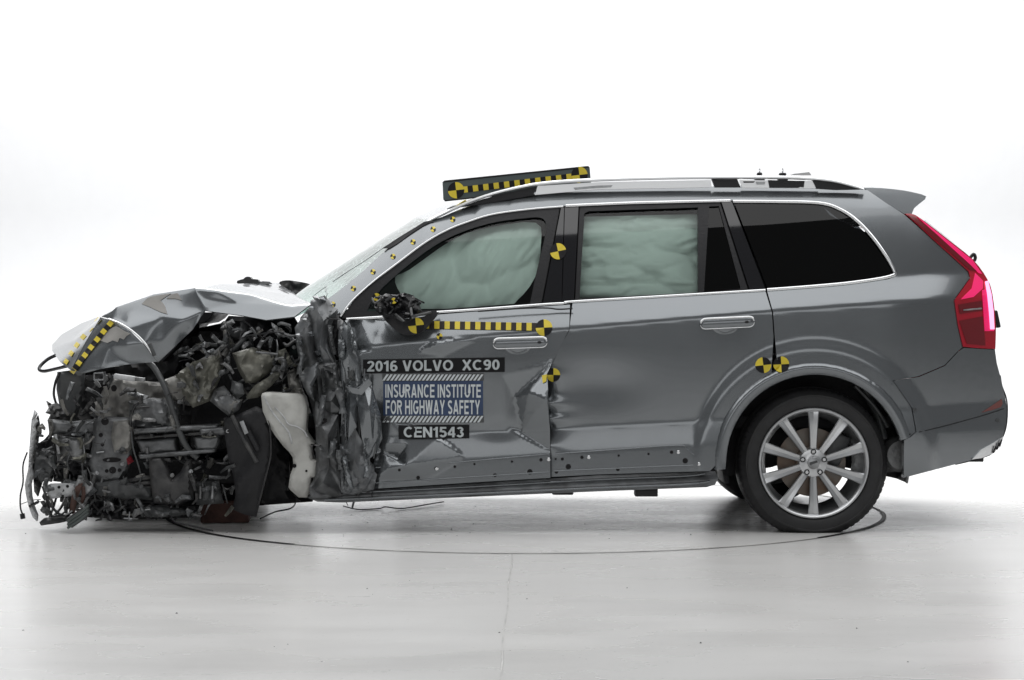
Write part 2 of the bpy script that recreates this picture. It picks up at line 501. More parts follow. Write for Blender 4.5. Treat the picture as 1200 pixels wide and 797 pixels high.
    wv = N("ShaderNodeTexVoronoi"); wv.feature = 'DISTANCE_TO_EDGE'; wv.inputs["Scale"].default_value = 3.2
    wn_ = N("ShaderNodeTexNoise"); wn_.inputs["Scale"].default_value = 4; wn_.inputs["Detail"].default_value = 5
    Lk(tc.outputs["Object"], wn_.inputs["Vector"])
    wm = N("ShaderNodeMix"); wm.data_type = 'VECTOR'; wm.inputs[0].default_value = .35
    Lk(tc.outputs["Object"], wm.inputs[4]); Lk(wn_.outputs["Color"], wm.inputs[5]); Lk(wm.outputs[1], wv.inputs["Vector"])
    wl = ramp(wv.outputs["Distance"], .0, .016, (1, 1, 1, 1), (0, 0, 0, 1))
    w2 = N("ShaderNodeMath"); w2.operation = 'MULTIPLY'; Lk(wl.outputs[0], w2.inputs[0]); Lk(gm.outputs[0], w2.inputs[1])
    m4 = N("ShaderNodeMix"); m4.data_type = 'RGBA'; Lk(w2.outputs[0], m4.inputs[0]); Lk(m3.outputs[2], m4.inputs[6]); m4.inputs[7].default_value = (.06, .058, .055, 1)
    # faint wear and small stains over the rest
    st = ramp(nz(7, 8, (0.5, 1.0, 1)).outputs["Fac"], .66, .78, (1, 1, 1, 1), (.93, .925, .915, 1))
    Lk(mul(m4.outputs[2], st.outputs[0]), b.inputs["Base Color"])
    rr = ramp(nz(1.6, 6, (0.7, 1.4, 1)).outputs["Fac"], .3, .7, (.24, .24, .24, 1), (.32, .32, .32, 1))
    Lk(rr.outputs[0], b.inputs["Roughness"])
    b.inputs["Specular IOR Level"].default_value = 0.5
    bp = N("ShaderNodeBump"); bp.inputs["Strength"].default_value = .06; bp.inputs["Distance"].default_value = .01
    Lk(nz(8, 6).outputs["Fac"], bp.inputs["Height"]); Lk(bp.outputs[0], b.inputs["Normal"])
    return m
M['floor'] = floor_mat()
M['wall'] = mat("white_studio_wall", (0.685, 0.69, 0.70), 0.8, var=.01)
M['seam'] = mat("turntable_gap", (0.23, 0.225, 0.215), 0.8, var=.7, vscale=5)

# ---------------------------------------------------------------- setting
S = lambda o: tag(o, kind='structure')
FX, FY0, FY1 = 14.0, -12.0, 6.0
floor = S(mk("floor", [(-FX, FY0, 0), (FX, FY0, 0), (FX, FY1, 0), (-FX, FY1, 0)], [[0, 1, 2, 3]], M['floor'], None, False))
V, F = [], []
R = 2.0
prof = [(FY1 + R * math.sin(a), R - R * math.cos(a)) for a in np.linspace(0, math.pi / 2, 20)] + [(FY1 + R, 8.0)]
for (y, z) in prof: V += [(-FX, y, z), (FX, y, z)]
for i in range(len(prof) - 1): F.append([2 * i, 2 * i + 1, 2 * i + 3, 2 * i + 2])
S(mk("backdrop", V, F, M['wall'], None, True))
TCX, TCY, TR = 0.07, 1.12, 1.88
def annulus(name, r0, r1, a0, a1, z, m, parent, n=120):
    V, F = [], []
    for i in range(n + 1):
        a = a0 + (a1 - a0) * i / n
        V += [(TCX + r0 * math.cos(a), TCY + r0 * math.sin(a), z), (TCX + r1 * math.cos(a), TCY + r1 * math.sin(a), z)]
    for i in range(n): F.append([2 * i, 2 * i + 1, 2 * i + 3, 2 * i + 2])
    return mk(name, V, F, m, parent, False)
annulus("turntable_seam", TR, TR + 0.017, 0, 2 * math.pi, 0.002, M['seam'], floor)
annulus("skid_mark", TR - 0.004, TR + 0.018, math.radians(-44), math.radians(-4), 0.004, M['mark_black'], floor, 30)
annulus("skid_mark", TR - 0.004, TR + 0.022, math.radians(196), math.radians(236), 0.004, M['mark_black'], floor, 30)

jm = mat("floor_joint", (0.585, 0.58, 0.565), 0.35, var=.25, vscale=9)
jv = [(0.0 + .004 * math.sin(k * 1.7) - .004 * k, TCY - TR - .03 - k * .32) for k in range(12)]
mk("floor_joint", [(x + s * .0025, y, .002) for x, y in jv for s in (-1, 1)], [[2 * k + 1, 2 * k, 2 * k + 2, 2 * k + 3] for k in range(11)], jm, floor, False)

# ---------------------------------------------------------------- the car
car = empty("crashed_car", (0, MID, 0), "grey metallic sport utility vehicle with its front end torn off and crushed", "car")

ip = lambda tab, x: float(np.interp(x, [p[0] for p in tab], [p[1] for p in tab]))
BELT = [(340, 378), (405, 374), (560, 362), (672, 353), (895, 340), (1047, 325), (1200, 312)]
CREASE = [(340, 412), (400, 409), (535, 396), (660, 386), (905, 364), (1115, 350), (1200, 346)]
LOWER = [(340, 518), (400, 515), (650, 502), (800, 494), (1060, 480), (1200, 470)]
CLAD = [(340, 552), (400, 548), (640, 532), (800, 522), (1060, 508), (1200, 500)]
AX, AY = 955.0, 543.0
def sstep(t):
    t = max(0.0, min(1.0, t)); return t * t * (3 - 2 * t)
def BY(x, y):
    yb, yc, yl, ym = ip(BELT, x), ip(CREASE, x), ip(LOWER, x), ip(CLAD, x)
    if y < yb:
        h = (yb - y) / 246.0; v = 0.078 + 0.22 * h + 0.32 * h * h
    elif y < yc:
        s = (y - yb) / (yc - yb); v = 0.078 * (1 - s) ** 1.06
    elif y < yl:
        u = (y - yc) / (yl - yc); v = 0.026 * u * u
    elif y < ym:
        v = 0.026 - 0.022 * min(1, (y - yl) / (ym - yl)) ** .85
    else:
        v = 0.004
    if x > 1030: v += 0.26 * ((x - 1030) / 150.0) ** 2
    r = math.hypot(x - AX, y - AY)
    if r < 150 and y < 575:
        k = sstep((148 - r) / 16.0)
        v = v * (1 - 0.5 * k) - 0.020 * k
    return v

def gauss(x, y, cx, cy, sx, sy): return math.exp(-((x - cx) / sx) ** 2 - ((y - cy) / sy) ** 2)
def facets(pts, tris):
    def f(x, y):
        for a, b, c in tris:
            (x1, y1, d1), (x2, y2, d2), (x3, y3, d3) = pts[a], pts[b], pts[c]
            den = (y2 - y3) * (x1 - x3) + (x3 - x2) * (y1 - y3)
            if abs(den) < 1e-6: continue
            w1 = ((y2 - y3) * (x - x3) + (x3 - x2) * (y - y3)) / den
            w2 = ((y3 - y1) * (x - x3) + (x1 - x3) * (y - y3)) / den
            w3 = 1 - w1 - w2
            if w1 >= -1e-6 and w2 >= -1e-6 and w3 >= -1e-6: return w1 * d1 + w2 * d2 + w3 * d3
        return 0.0
    return f

def arc(r, a0, a1, n=24, cx=AX, cy=AY):
    return [(cx + r * math.cos(math.radians(a0 + (a1 - a0) * i / n)), cy - r * math.sin(math.radians(a0 + (a1 - a0) * i / n))) for i in range(n + 1)]

# --- body side: A-pillar, roof rail band, D-pillar and quarter panel in one pressing
pillar_up = [(374, 358), (380, 353.5), (417, 325), (456, 290), (484, 271), (509, 258.5), (545, 243), (575, 234), (620, 226), (700, 220.5), (800, 218.5), (900, 219), (960, 220), (1000, 221), (1017, 223)]
top_low = [(858, 235), (750, 237), (665, 241), (620, 244), (577, 250), (547, 259), (522, 269), (496, 284), (464, 308.5), (436, 330), (411, 353), (398, 370)]
side_poly = smooth_poly(pillar_up, False, 3) + [(1040, 239), (1059, 251), (1100, 287), (1134, 318), (1136, 326), (1118, 351), (1122, 380), (1128, 407), (1122, 412), (1107, 428), (1076, 441), (1046, 446), (1068, 478), (1073, 506), (1066, 512)] \
    + arc(112, 18, 112.5, 26) + [(908, 395), (906, 366), (899, 341), (1000, 333), (1042, 327), (1051, 318), (1031, 286), (1008, 260), (985, 244), (960, 237), (905, 235)] + smooth_poly(top_low, False, 3) + [(388, 372)]
def BYs(x, y):
    """body side whose A-pillar and roof edge roll inwards"""
    v = BY(x, y)
    if y < 372 and x < 1040:
        d = (y - ip(pillar_up, x)) * (0.76 if x < 500 else 1.0)
        w = 24.0 if x < 600 else 17.0
        if d < w: v += (.078 if x < 560 else .05) * (1 - max(0, d) / w) ** 1.5
    return v
body_side = sheet("side_panel", side_poly, BYs, M['paint'], car, 5.0, 0.02)

# --- rear door
def rear_door_Y(x, y):
    v = BY(x, y)
    v += 0.012 * gauss(x, y, 700, 452, 50, 26)
    if x < 690:
        e = math.exp(-(x - 646) / 9.0)
        v += e * (0.012 * math.sin(y / 4.2 + 1.3 * math.sin(y / 11.0)) * sstep((y - 425) / 20) * sstep((540 - y) / 20) + 0.014)
    return v
rd_poly = [(671, 354.5), (780, 348), (897, 341.5), (904.5, 366), (906.5, 395), (904.5, 426)] + arc(112, 117, 179, 20) + [(838, 546), (832, 552), (700, 556), (645.5, 559), (645, 500), (643.5, 468), (641, 440), (658, 403), (667, 388)]
rear_door = sheet("rear_door", rd_poly, rear_door_Y, M['paint'], car, 4.0, 0.02)

# --- front door, buckled at both ends
FP = [(646, 424, -.004), (602, 465, 0.018), (611, 508, 0.014), (647, 528, 0), (641, 468, -.105), (668, 392, 0), (636, 404, 0), (590, 440, 0), (592, 500, 0), (621, 460, -.055)]
fold = facets(FP, [(0, 9, 4), (0, 1, 9), (1, 2, 9), (9, 2, 4), (2, 3, 4), (7, 1, 0), (7, 8, 1), (8, 2, 1), (8, 3, 2)])
F2 = [(438, 520, .0), (476, 546, -.045), (512, 514, -.025), (438, 562, 0), (545, 535, 0), (452, 488, -.010), (500, 562, 0), (445, 529, .018), (478, 520, -.030), (466, 537, .022), (456, 549, -.034)]
fold2 = facets(F2, [(5, 8, 0), (0, 8, 7), (7, 8, 9), (9, 8, 1), (7, 9, 1), (7, 1, 10), (7, 10, 3), (10, 1, 6), (10, 6, 3), (5, 2, 8), (8, 2, 1), (2, 4, 1), (1, 4, 6)])
DOOR_CREASES = [[FP[k][:2] for k in q] for q in ((0, 4, 3), (1, 9, 4), (9, 2), (0, 9), (0, 1, 2, 3), (2, 4), (5, 0))] + [[F2[k][:2] for k in q] for q in ((5, 8, 1), (8, 2, 1), (0, 8), (7, 1), (1, 4), (5, 2, 4), (7, 9, 1), (7, 10, 1), (10, 3))] + [[(490, 412), (512, 402), (520, 416), (515, 440)], [(512, 402), (560, 398)], [(425, 377), (412, 412)], [(425, 377), (436, 408)], [(450, 372), (436, 408), (412, 412)]]
fold3 = facets([(405, 376, .05), (425, 377, .0), (450, 372, .012), (436, 408, .0), (412, 412, .05), (475, 400, .0), (460, 374, 0)],
               [(0, 1, 4), (1, 3, 4), (1, 2, 3), (2, 6, 5), (2, 5, 3)])
fold4 = facets([(490, 412, 0), (512, 402, -.022), (520, 416, 0), (560, 398, 0), (470, 425, 0), (515, 440, .01)],
               [(0, 1, 2), (1, 3, 2), (0, 2, 4), (4, 2, 5)])
def front_door_Y(x, y):
    v = BY(x, y)
    v += fold(x, y) + fold2(x, y) + fold3(x, y) + fold4(x, y)
    v += 0.006 * gauss(x, y, 585, 505, 25, 10) + 0.006 * gauss(x, y, 530, 470, 60, 30)
    if x < 470 and y > 430:
        k = sstep((470 - x) / 40)
        v += k * (0.022 - 0.020 * ridge(x, y, 24, 4.4, 0.25, 3.0)) * sstep((y - 430) / 30)
    return v
fd_poly = [(404, 376), (460, 373), (560, 365), (668, 357), (667, 386), (659, 402), (641, 438), (643, 468), (644.5, 500), (645, 560), (560, 565), (436, 573), (437, 545), (444, 520), (440, 480), (428, 450), (418, 420), (410, 400)]
front_door = sheet("front_door", fd_poly, front_door_Y, M['paint'], car, 3.0, 0.02, sharp=None, creases=DOOR_CREASES)
tag(front_door, "buckled front door with creased leading edge and folded rear edge")

# --- wheel arch lip
def lip_Y(x, y):
    r = math.hypot(x - AX, y - AY)
    t = (r - 104) / 15.0
    return -0.034 + 0.020 * (2 * t - 1) ** 2 + (0.01 if t > .9 else 0) + (0.26 * ((x - 1030) / 150.0) ** 2 if x > 1030 else 0)
lip_poly = arc(119, 15, 183, 60) + [(838, 551), (850, 550)] + arc(104, 178, 15, 60)
sheet("wheel_arch_lip", lip_poly, lip_Y, M['paint'], car, 3.0, 0.04)

# --- sill
def sill_Y(x, y):
    t = (y - ip([(380, 573), (645, 560), (840, 552)], x)) / 16.0
    return 0.03 + 0.012 * math.cos(t * 3.0) + 0.05 * max(0, t - .5) ** 2
sheet("sill", [(368, 577), (436, 574), (560, 566), (645, 561), (700, 557), (800, 554), (838, 552), (842, 560), (838, 568), (828, 571), (700, 576), (560, 582), (400, 589), (372, 588), (360, 583)], sill_Y, M['paint_worn'], car, 3.5, 0.08)
tube("sill_seam", [(405, 578, .02), (560, 570, .02), (700, 562, .02), (800, 558, .02), (826, 555, .02)], 1.1, M['paint'], car)
tube("sill_seam", [(380, 586, .02), (560, 578.5, .02), (700, 572, .02), (800, 568, .02), (832, 564, .02)], 1.6, M['paint'], car)
for (x0, x1, y0, y1) in ((647, 672, 574, 580), (744, 771, 571, 582)):
    a, b = P(x0, y0, .08), P(x1, y1, .08)
    boxm("jacking_pad", ((a.x + b.x) / 2, .12, (a.z + b.z) / 2), (b.x - a.x, .09, a.z - b.z), M['black'], car)

# --- cladding mounting strip: raised line, clip holes and studs on each door
def decal_on(fn, off): return lambda x, y: fn(x, y) - off
def disc(name, cx, cy, r, fn, off, m, parent, seg=14, dome=0.0, ry=None):
    ry = ry or r
    V = [P(cx, cy, fn(cx, cy) - off - dome)]; F = []
    for k in range(seg):
        a = 2 * math.pi * k / seg
        x, y = cx + r * math.cos(a), cy - ry * math.sin(a)
        V.append(P(x, y, fn(x, y) - off))
    for k in range(seg): F.append([0, 1 + k, 1 + (k + 1) % seg])
    n = len(V)
    for k in range(seg):
        V.append(V[1 + k] + Vector((0, off + .003, 0)))
    for k in range(seg): F.append([1 + (k + 1) % seg, 1 + k, n + k, n + (k + 1) % seg])
    return mk(name, V, F, m, parent, True, 40)
fdY = surf(bvh_of(front_door), BY); rdY = surf(bvh_of(rear_door), BY)
tube("cladding_lip", [(440, 548, .004), (520, 543, .0), (600, 536, .0), (643, 532, .004)], 0.8, M['paint'], front_door)
tube("cladding_lip", [(650, 532, .0), (720, 527, .0), (794, 522, .0), (804, 526, 0), (814, 533, .0), (834, 534, .0)], 0.8, M['paint'], rear_door)
tube("cladding_lip", [(440, 566, .006), (520, 561, .0), (600, 556, .0), (643, 553, .004)], 0.8, M['paint'], front_door)
tube("cladding_lip", [(650, 552, .0), (720, 549, .0), (790, 546, .0), (832, 545, .0)], 0.8, M['paint'], rear_door)
for (x, y, r) in ((468, 551, 1.6), (490, 560, 2.2), (533, 547, 1.6), (556, 544, 1.3), (580, 557, 2.3), (600, 541, 1.4), (621, 553, 3.2), (634, 539, 2.0), (511, 549, 2.0)):
    disc("clip_hole", x, y, r, fdY, .0015, M['mark_black'], front_door)
for (x, y, r) in ((651, 538, 1.3), (659, 538, 1.8), (666, 547, 3.2), (652, 553, 2.2), (682, 536, 2.0), (725, 534, 1.4), (724, 550, 2.2), (760, 532, 1.4), (787, 530, 2.0), (803, 540, 3.2)):
    disc("clip_hole", x, y, r, rdY, .0015, M['mark_black'], rear_door)
for (x, y, d, fn) in ((512, 549.5, front_door, fdY), (643, 538.5, front_door, fdY)):
    disc("clip_stud", x, y, 2.0, fn, .003, M['chrome'], d, dome=.006)
for (x, y) in ((690, 536), (795, 530), (819, 544)):
    disc("clip_stud", x, y, 2.0, rdY, .003, M['chrome'], rear_door, dome=.006)

# --- greenhouse: frames, pillars, glass, trims
fglass = smooth_poly([(430, 365), (441, 345), (468, 319), (500, 294), (525, 279), (552, 268), (582, 260), (612, 256), (633, 255), (640, 263), (638, 280), (629, 318), (621, 356)], False, 3) + [(560, 360.5), (500, 364)]
ff_outer = smooth_poly([(401, 373), (413, 355), (438, 332), (466, 310), (498, 286), (524, 271), (549, 261), (579, 252), (622, 246), (656, 243.5)], False, 3) + [(634, 357.5), (560, 363), (460, 371)]
sheet("front_window_frame", ff_outer, lambda x, y: BY(x, y) + .004, M['black'], car, 5, .03, [fglass])
front_glass = sheet("front_side_window", fglass, lambda x, y: BY(x, y) + .018, M['glass'], car, 7, 0)
tag(front_glass, "front side window with a deflated airbag pressed behind it")
bp1 = sheet("pillar_cover", [(657.5, 243.5), (661, 243.3), (658, 355.3), (636, 356.8)], lambda x, y: BY(x, y) - .001, M['black_gloss'], car, 5, .02)
bp2 = sheet("pillar_cover", [(662, 243), (678, 242), (672.5, 353), (659, 355)], lambda x, y: BY(x, y) + .001, M['black_gloss'], car, 5, .02)
rg1 = [(685, 250), (690, 247.5), (818, 243), (818, 343), (679, 350), (682, 300)]
rg2 = [(831, 242), (842.5, 241.5), (868, 338.5), (825, 342.5)]
sheet("rear_window_frame", [(679.5, 242), (750, 239), (843.5, 236.5), (876.5, 339.5), (780, 346), (674, 352.5)], lambda x, y: BY(x, y) + .003, M['black'], car, 5, .03, [rg1, rg2])
sheet("rear_side_window", rg1, lambda x, y: BY(x, y) + .018, M['glass'], car, 7, 0)
sheet("rear_vent_window", rg2, lambda x, y: BY(x, y) + .014, M['glass_dark'], car, 6, 0)
sheet("pillar_cover", [(845.5, 236.5), (857.5, 236.2), (896.5, 338.2), (878.5, 339.4)], lambda x, y: BY(x, y) - .001, M['black_gloss'], car, 5, .02)
qg = smooth_poly([(861, 239), (905, 238.5), (958, 240), (983, 248), (1005, 264), (1027, 290), (1045, 317)], False, 4) + [(1041, 322), (1000, 329.5), (950, 334), (899.5, 338)]
quarter_glass = sheet("quarter_window", qg, lambda x, y: BY(x, y) + .004, M['glass_dark'], car, 5, .0)
quarter_glass["label"] = "dark tinted quarter window"
trims = [
    ("window_trim", [(399, 371), (412, 353.5), (437, 330.5), (465, 309), (497, 285), (523, 270), (548, 260), (578, 251), (622, 245), (660, 242)], 1.0),
    ("window_trim", [(663, 241.2), (700, 239.5), (750, 237.6), (856, 235.2)], 1.7),
    ("window_trim", [(859, 236), (905, 236.3), (959, 237.8), (985, 245.5), (1007.5, 261.5), (1030, 287.5), (1047.5, 316), (1043, 324), (1000, 331.2), (950, 336), (899, 339.8)], 1.9),
    ("belt_trim", [(406, 374.2), (456, 371.2)], 1.5),
    ("belt_trim", [(512, 366), (560, 362.8), (634, 357.2), (661, 355.6)], 1.5),
    ("belt_trim", [(664, 355), (672, 353.6), (780, 347.2), (897, 340.2)], 1.5)]
for nm, pts, r in trims:
    pts = smooth_poly(pts, False, 6) if len(pts) > 2 else pts
    tube(nm, [(x, y, BY(x, y) - .004) for x, y in pts], r, M['chrome'], car, smooth_path=False, squash=.6)
tube("torn_trim", [(560, 365, .03), (610, 361.5, .03), (640, 361, .03), (655, 362.5, .035), (671, 361.5, .03)], .9, M['black'], front_door)
tube("door_gap", [(661.5, 243, BY(661, 243) + .001), (658.6, 355, BY(658, 355) + .002)], .5, M['mark_black'], car)

# --- airbags
def bag(poly, seed, deep, ang, s, an, amp=.016):
    cx = sum(p[0] for p in poly) / len(poly); cy = sum(p[1] for p in poly) / len(poly)
    d0 = max(math.hypot(p[0] - cx, p[1] - cy) for p in poly); amp *= 3.2
    def f(x, y):
        rr = math.hypot((x - cx), (y - cy) * 1.6) / d0
        n = noise.noise(Vector((x / 34, y / 26, seed)))
        return BY(x, y) + deep - .05 * (1 - min(1, rr) ** 2) - .75 * amp * ridge(x, y, s, seed, ang, an) * (.5 + .9 * abs(n)) - .011 * ridge(x, y, s * .4, seed + 5, ang + .25, an) - .05 * n
    return f
def lobes(base, L, seed, s, ang, an, amp):
    def f(x, y):
        d = 0.0
        for cx, cy, rx, ry, h, tilt in L:
            c_, s_ = math.cos(tilt), math.sin(tilt)
            u, v = ((x - cx) * c_ + (y - cy) * s_) / rx, (-(x - cx) * s_ + (y - cy) * c_) / ry
            q = 1 - u * u - v * v
            if q > 0: d = max(d, h * q ** .6)
        return BY(x, y) + base - d - amp * ridge(x, y, s, seed, ang, an)
    return f
fb = smooth_poly([(463, 325), (480, 316), (532, 280), (575, 266), (628, 261), (634, 285), (627, 325), (606, 352), (590, 357), (490, 362), (470, 345)], True, 3)
sheet("curtain_airbag", fb, lobes(.165, [(497, 330, 52, 46, .10, -.5), (583, 298, 66, 40, .115, -.35), (604, 338, 48, 34, .105, -.5), (556, 350, 58, 24, .085, -.1), (530, 290, 50, 18, .07, -.6), (620, 275, 34, 26, .09, 0)], 2.2, 11, .5, 3.4, .015), M['cloth'], car, 3.0, .10)
rb = [(684, 254), (817, 251), (819, 346), (677, 351)]
sheet("curtain_airbag", rb, lobes(.15, [(748, 260, 95, 15, .085, -.02), (728, 280, 70, 15, .085, .12), (765, 284, 70, 20, .09, -.1), (722, 301, 60, 14, .08, .06), (772, 308, 46, 22, .10, .25), (798, 328, 36, 26, .105, .5), (726, 322, 62, 15, .08, -.05), (742, 342, 80, 12, .075, 0), (780, 345, 44, 16, .08, -.2)], 7.7, 8, 1.45, 3.6, .014), M['cloth'], car, 2.8, .10)

# --- door handles
def handle(x0, y0, x1, y1, door, fn):
    w = x1 - x0; cx = (x0 + x1) / 2
    yy = lambda x: y0 + (y1 - y0) * (x - x0) / w
    disc("handle_cup", cx - 3, yy(cx) + 3, 16, fn, .003, M['paint'], door, 20, dome=.016, ry=10.5)
    V, F = [], []
    n, seg, R_ = 20, 12, 6.0
    fy = min(fn(x0, y0), fn(x1, y1))
    hh = lambda x: math.sqrt(max(.02, 1 - max(0, (R_ - (x - x0)) / R_, (R_ - (x1 - x)) / R_) ** 2)) * R_
    for i in range(n + 1):
        x = cx - w / 2 * math.cos(math.pi * i / n)
        for k in range(seg):
            a = 2 * math.pi * k / seg
            V.append(P(x, yy(x) + hh(x) * math.sin(a), fy - .028 - .012 * math.cos(a) * hh(x) / R_))
    for i in range(n):
        for k in range(seg): F.append([i * seg + k, (i + 1) * seg + k, (i + 1) * seg + (k + 1) % seg, i * seg + (k + 1) % seg])
    h_ = mk("door_handle", V, F, M['paint'], door, True)
    for sg, r_ in ((-1, 1.3), (1, .6)):
        xs_ = [cx - w / 2 * math.cos(math.pi * i / 24) for i in range(25)]
        tube("handle_trim", [(x, yy(x) + sg * hh(x), fy - .034) for x in xs_], r_, M['chrome'], door, smooth_path=False)
    tube("handle_cup_bead", [(cx - 12, yy(cx) + 8, fy - .004), (cx - 3, yy(cx) + 12, fy - .004), (cx + 8, yy(cx) + 8, fy - .004)], 1.0, M['paint'], door)  # body-coloured bead along the lower edge of the cup
    disc("key_cover", x0 + w * .86, yy(x0 + w * .86), 2.6, lambda x, y: fy - .039, .003, M['black'], door, 10, ry=1.6)
handle(578, 403, 641, 401, front_door, fdY)
handle(821, 380, 884, 377, rear_door, rdY)

# --- roof, windscreen
def loft(name, Nn, Cc, m, parent, nt=26, flip=False):
    """Nn: near edge, Cc: centre line, both 3-D; mirrored over the car's centre plane"""
    V, F = [], []
    ns = len(Nn)
    for i in range(ns):
        a, c = Nn[i], Cc[i]
        for j in range(nt + 1):
            t = 2 * j / nt - 1
            k = abs(t) ** 2.2
            V.append(Vector((c.x + (a.x - c.x) * k, MID + (MID - a.y) * t, c.z + (a.z - c.z) * k)))
    for i in range(ns - 1):
        for j in range(nt):
            F.append([i * (nt + 1) + j, (i + 1) * (nt + 1) + j, (i + 1) * (nt + 1) + j + 1, i * (nt + 1) + j + 1])
    return mk(name, V, F, m, parent, True)
wn = smooth_poly([(346, 372), (380, 353.5), (417, 325), (456, 290), (484, 271), (508, 259)], False, 5)
wc = smooth_poly([(336, 357), (358, 339), (386, 320.5), (416, 301.5), (445, 282.5), (484, 257.5)], False, 5)
windscreen = loft("windscreen", [P(x, y, BYs(x, y + .5) + .006) for x, y in wn], [P(x, y, MID) for x, y in wc], M['windshield'], car)
tag(windscreen, "cracked greenish windscreen")
for pts in ([(390, 330), (408, 318), (424, 308), (430, 304)], [(366, 348), (376, 340), (383, 336), (381, 342)], [(372, 356), (383, 346), (380, 338)], [(430, 304), (446, 293), (462, 284)]):
    fw = surf(bvh_of(windscreen), .5)
    tube("crack", [(x, y, fw(x, y) - .003) for x, y in pts], .32, M['steel_dark'], windscreen, seg=5)
fw = surf(bvh_of(windscreen), .5)
sheet("windscreen_seal", [(448, 291), (466, 279), (484, 268), (497, 260), (506, 257.5), (508, 260), (500, 262), (484, 272), (466, 285), (456, 291)], lambda x, y: BYs(x, y) - .008, M['black'], car, 3, .02)
rn = smooth_poly([(508, 259), (545, 244), (575, 235), (620, 227), (700, 221.5), (800, 219.5), (900, 220), (960, 221), (1013, 223.5)], False, 4)
Nn = [P(x, y, BYs(x, y) + .002) for x, y in rn]
RC = [(508, 484, 257.5), (545, 520, 241.5), (575, 553, 232.5), (620, 605, 223), (700, 694, 217.5), (800, 800, 216), (900, 905, 216), (1013, 1020, 221)]
Cc = [P(float(np.interp(x, [q[0] for q in RC], [q[1] for q in RC])), float(np.interp(x, [q[0] for q in RC], [q[2] for q in RC])), MID) for x, y in rn]
roof = loft("roof", Nn, Cc, M['paint'], car)

# --- roof rail
RY = lambda x, y: BY(x, 222) - .012
rail = smooth_poly([(497, 262), (512, 254), (545, 238.5), (575, 228), (605, 220.5), (640, 214.6), (700, 210.8), (800, 208.2), (900, 208), (945, 209), (975, 212), (998, 217.5), (1013, 222)], False, 5)
def bar(name, path, h, dep, Yf, m, parent):
    V, F = [], []
    for i, (x, y) in enumerate(path):
        yy = Yf(x, y)
        e = min(1, min(i, len(path) - 1 - i) / 4 + .3)
        for dy, dd in ((-h * .5, .25), (-h * .2, 0), (h * .2, 0), (h * .5, .25), (h * .5, 1), (-h * .5, 1)):
            V.append(P(x, y + dy * e, yy + dd * dep))
    for i in range(len(path) - 1):
        for k in range(6): F.append([i * 6 + k, i * 6 + (k + 1) % 6, (i + 1) * 6 + (k + 1) % 6, (i + 1) * 6 + k])
    F += [[0, 5, 4, 3, 2, 1], [(len(path) - 1) * 6 + k for k in range(6)]]
    return mk(name, V, F, m, parent, True, 30)
roof_rail = bar("roof_rail", rail, 4.2, .035, RY, M['silver'], car)
def strip(name, poly, m, off=.012): return sheet(name, poly, lambda x, y: RY(x, y) + off, m, roof_rail, 4, .03)
strip("rail_filler", [(540, 242.5), (560, 235), (590, 226.5), (629, 218.5), (625, 229), (590, 235), (560, 240)], M['black'])
strip("rail_base", [(630, 218), (700, 213.5), (833, 211), (834, 219.5), (700, 222), (627, 228.5)], M['silver'])
strip("rail_slot", [(672, 220), (700, 217.5), (718, 217), (716, 219.5), (690, 221), (674, 222.5)], M['alu'], .008)
strip("rail_filler", [(834, 210), (864, 210), (868, 219.5), (838, 219.5)], M['black'], .008)
strip("rail_base", [(866, 211), (954, 212), (960, 220.5), (870, 220)], M['silver'], .014)
strip("rail_slot", [(871, 212.5), (885, 212.5), (883, 214), (872, 214)], M['black'], .006)
strip("rail_clamp", [(886, 213), (897, 213), (896, 216), (887, 216)], M['alu'], .006)
strip("rail_filler", [(900, 211), (943, 212), (942, 219.5), (938, 219), (936, 220), (902, 220)], M['black'], .006)
strip("rail_filler", [(952, 211), (975, 214), (996, 218), (1008, 222), (980, 222.5), (957, 221)], M['black'], .006)
far_rail = mirrored(roof_rail, car)
for (x, w_, h_) in ((890, 3, 5), (917, 4, 4)):
    c = P(x, 204.5, .75)
    cm = boxm("camera_mount", c, (w_ * 2.2 / 246, .03, h_ / 246), M['black'], car)
    boxm("mount_stud", c + Vector((0, 0, .018)), (.008, .012, .03), M['chrome'], cm)
    boxm("mount_foot", c + Vector((0, 0, -.03)), (.05, .05, .03), M['black'], cm)
V = []
for (x, y, yy) in ((924, 206, .96), (930, 203.8, .96), (948, 201.8, .96), (950, 206, .96)):
    p = P(x, y, yy); V += [p + Vector((0, -.03 if y > 204 else -.008, 0)), p + Vector((0, .03 if y > 204 else .008, 0))]
mk("roof_antenna", V, [[0, 2, 4, 6], [1, 7, 5, 3], [0, 1, 3, 2], [2, 3, 5, 4], [4, 5, 7, 6], [0, 6, 7, 1]], M['black_gloss'], car, True, 30)

# --- tail: spoiler, tailgate, lights, bumper
def extr(name, prof, Y0, Y1, m, parent, ny=14, bulge=.0, closed=False, sharp=30, taper=0.0):
    base = [P(x, y, Y0) for x, y in prof]
    ins = [taper * (255 - y) / 36 for x, y in prof]
    V, F = [], []
    n = len(base)
    for j in range(ny + 1):
        t = j / ny
        b = bulge * (1 - (2 * t - 1) ** 2)
        for p, q in zip(base, ins): V.append(Vector((p.x + b, Y0 + q + (Y1 - Y0 - 2 * q) * t, p.z)))
    m_ = n if closed else n - 1
    for j in range(ny):
        for i in range(m_):
            k = (i + 1) % n
            F.append([j * n + i, j * n + k, (j + 1) * n + k, (j + 1) * n + i])
    if closed: F += [list(range(n)), [ny * n + i for i in range(n)][::-1]]
    return mk(name, V, F, m, parent, True, sharp)
spo = smooth_poly([(1014, 219), (1035, 219.5), (1062, 222.5), (1082, 227)], False, 3) + [(1087.5, 229.5), (1086, 233), (1078, 239), (1072, 244), (1069, 250.5), (1060, 250.5), (1040, 238.5)]
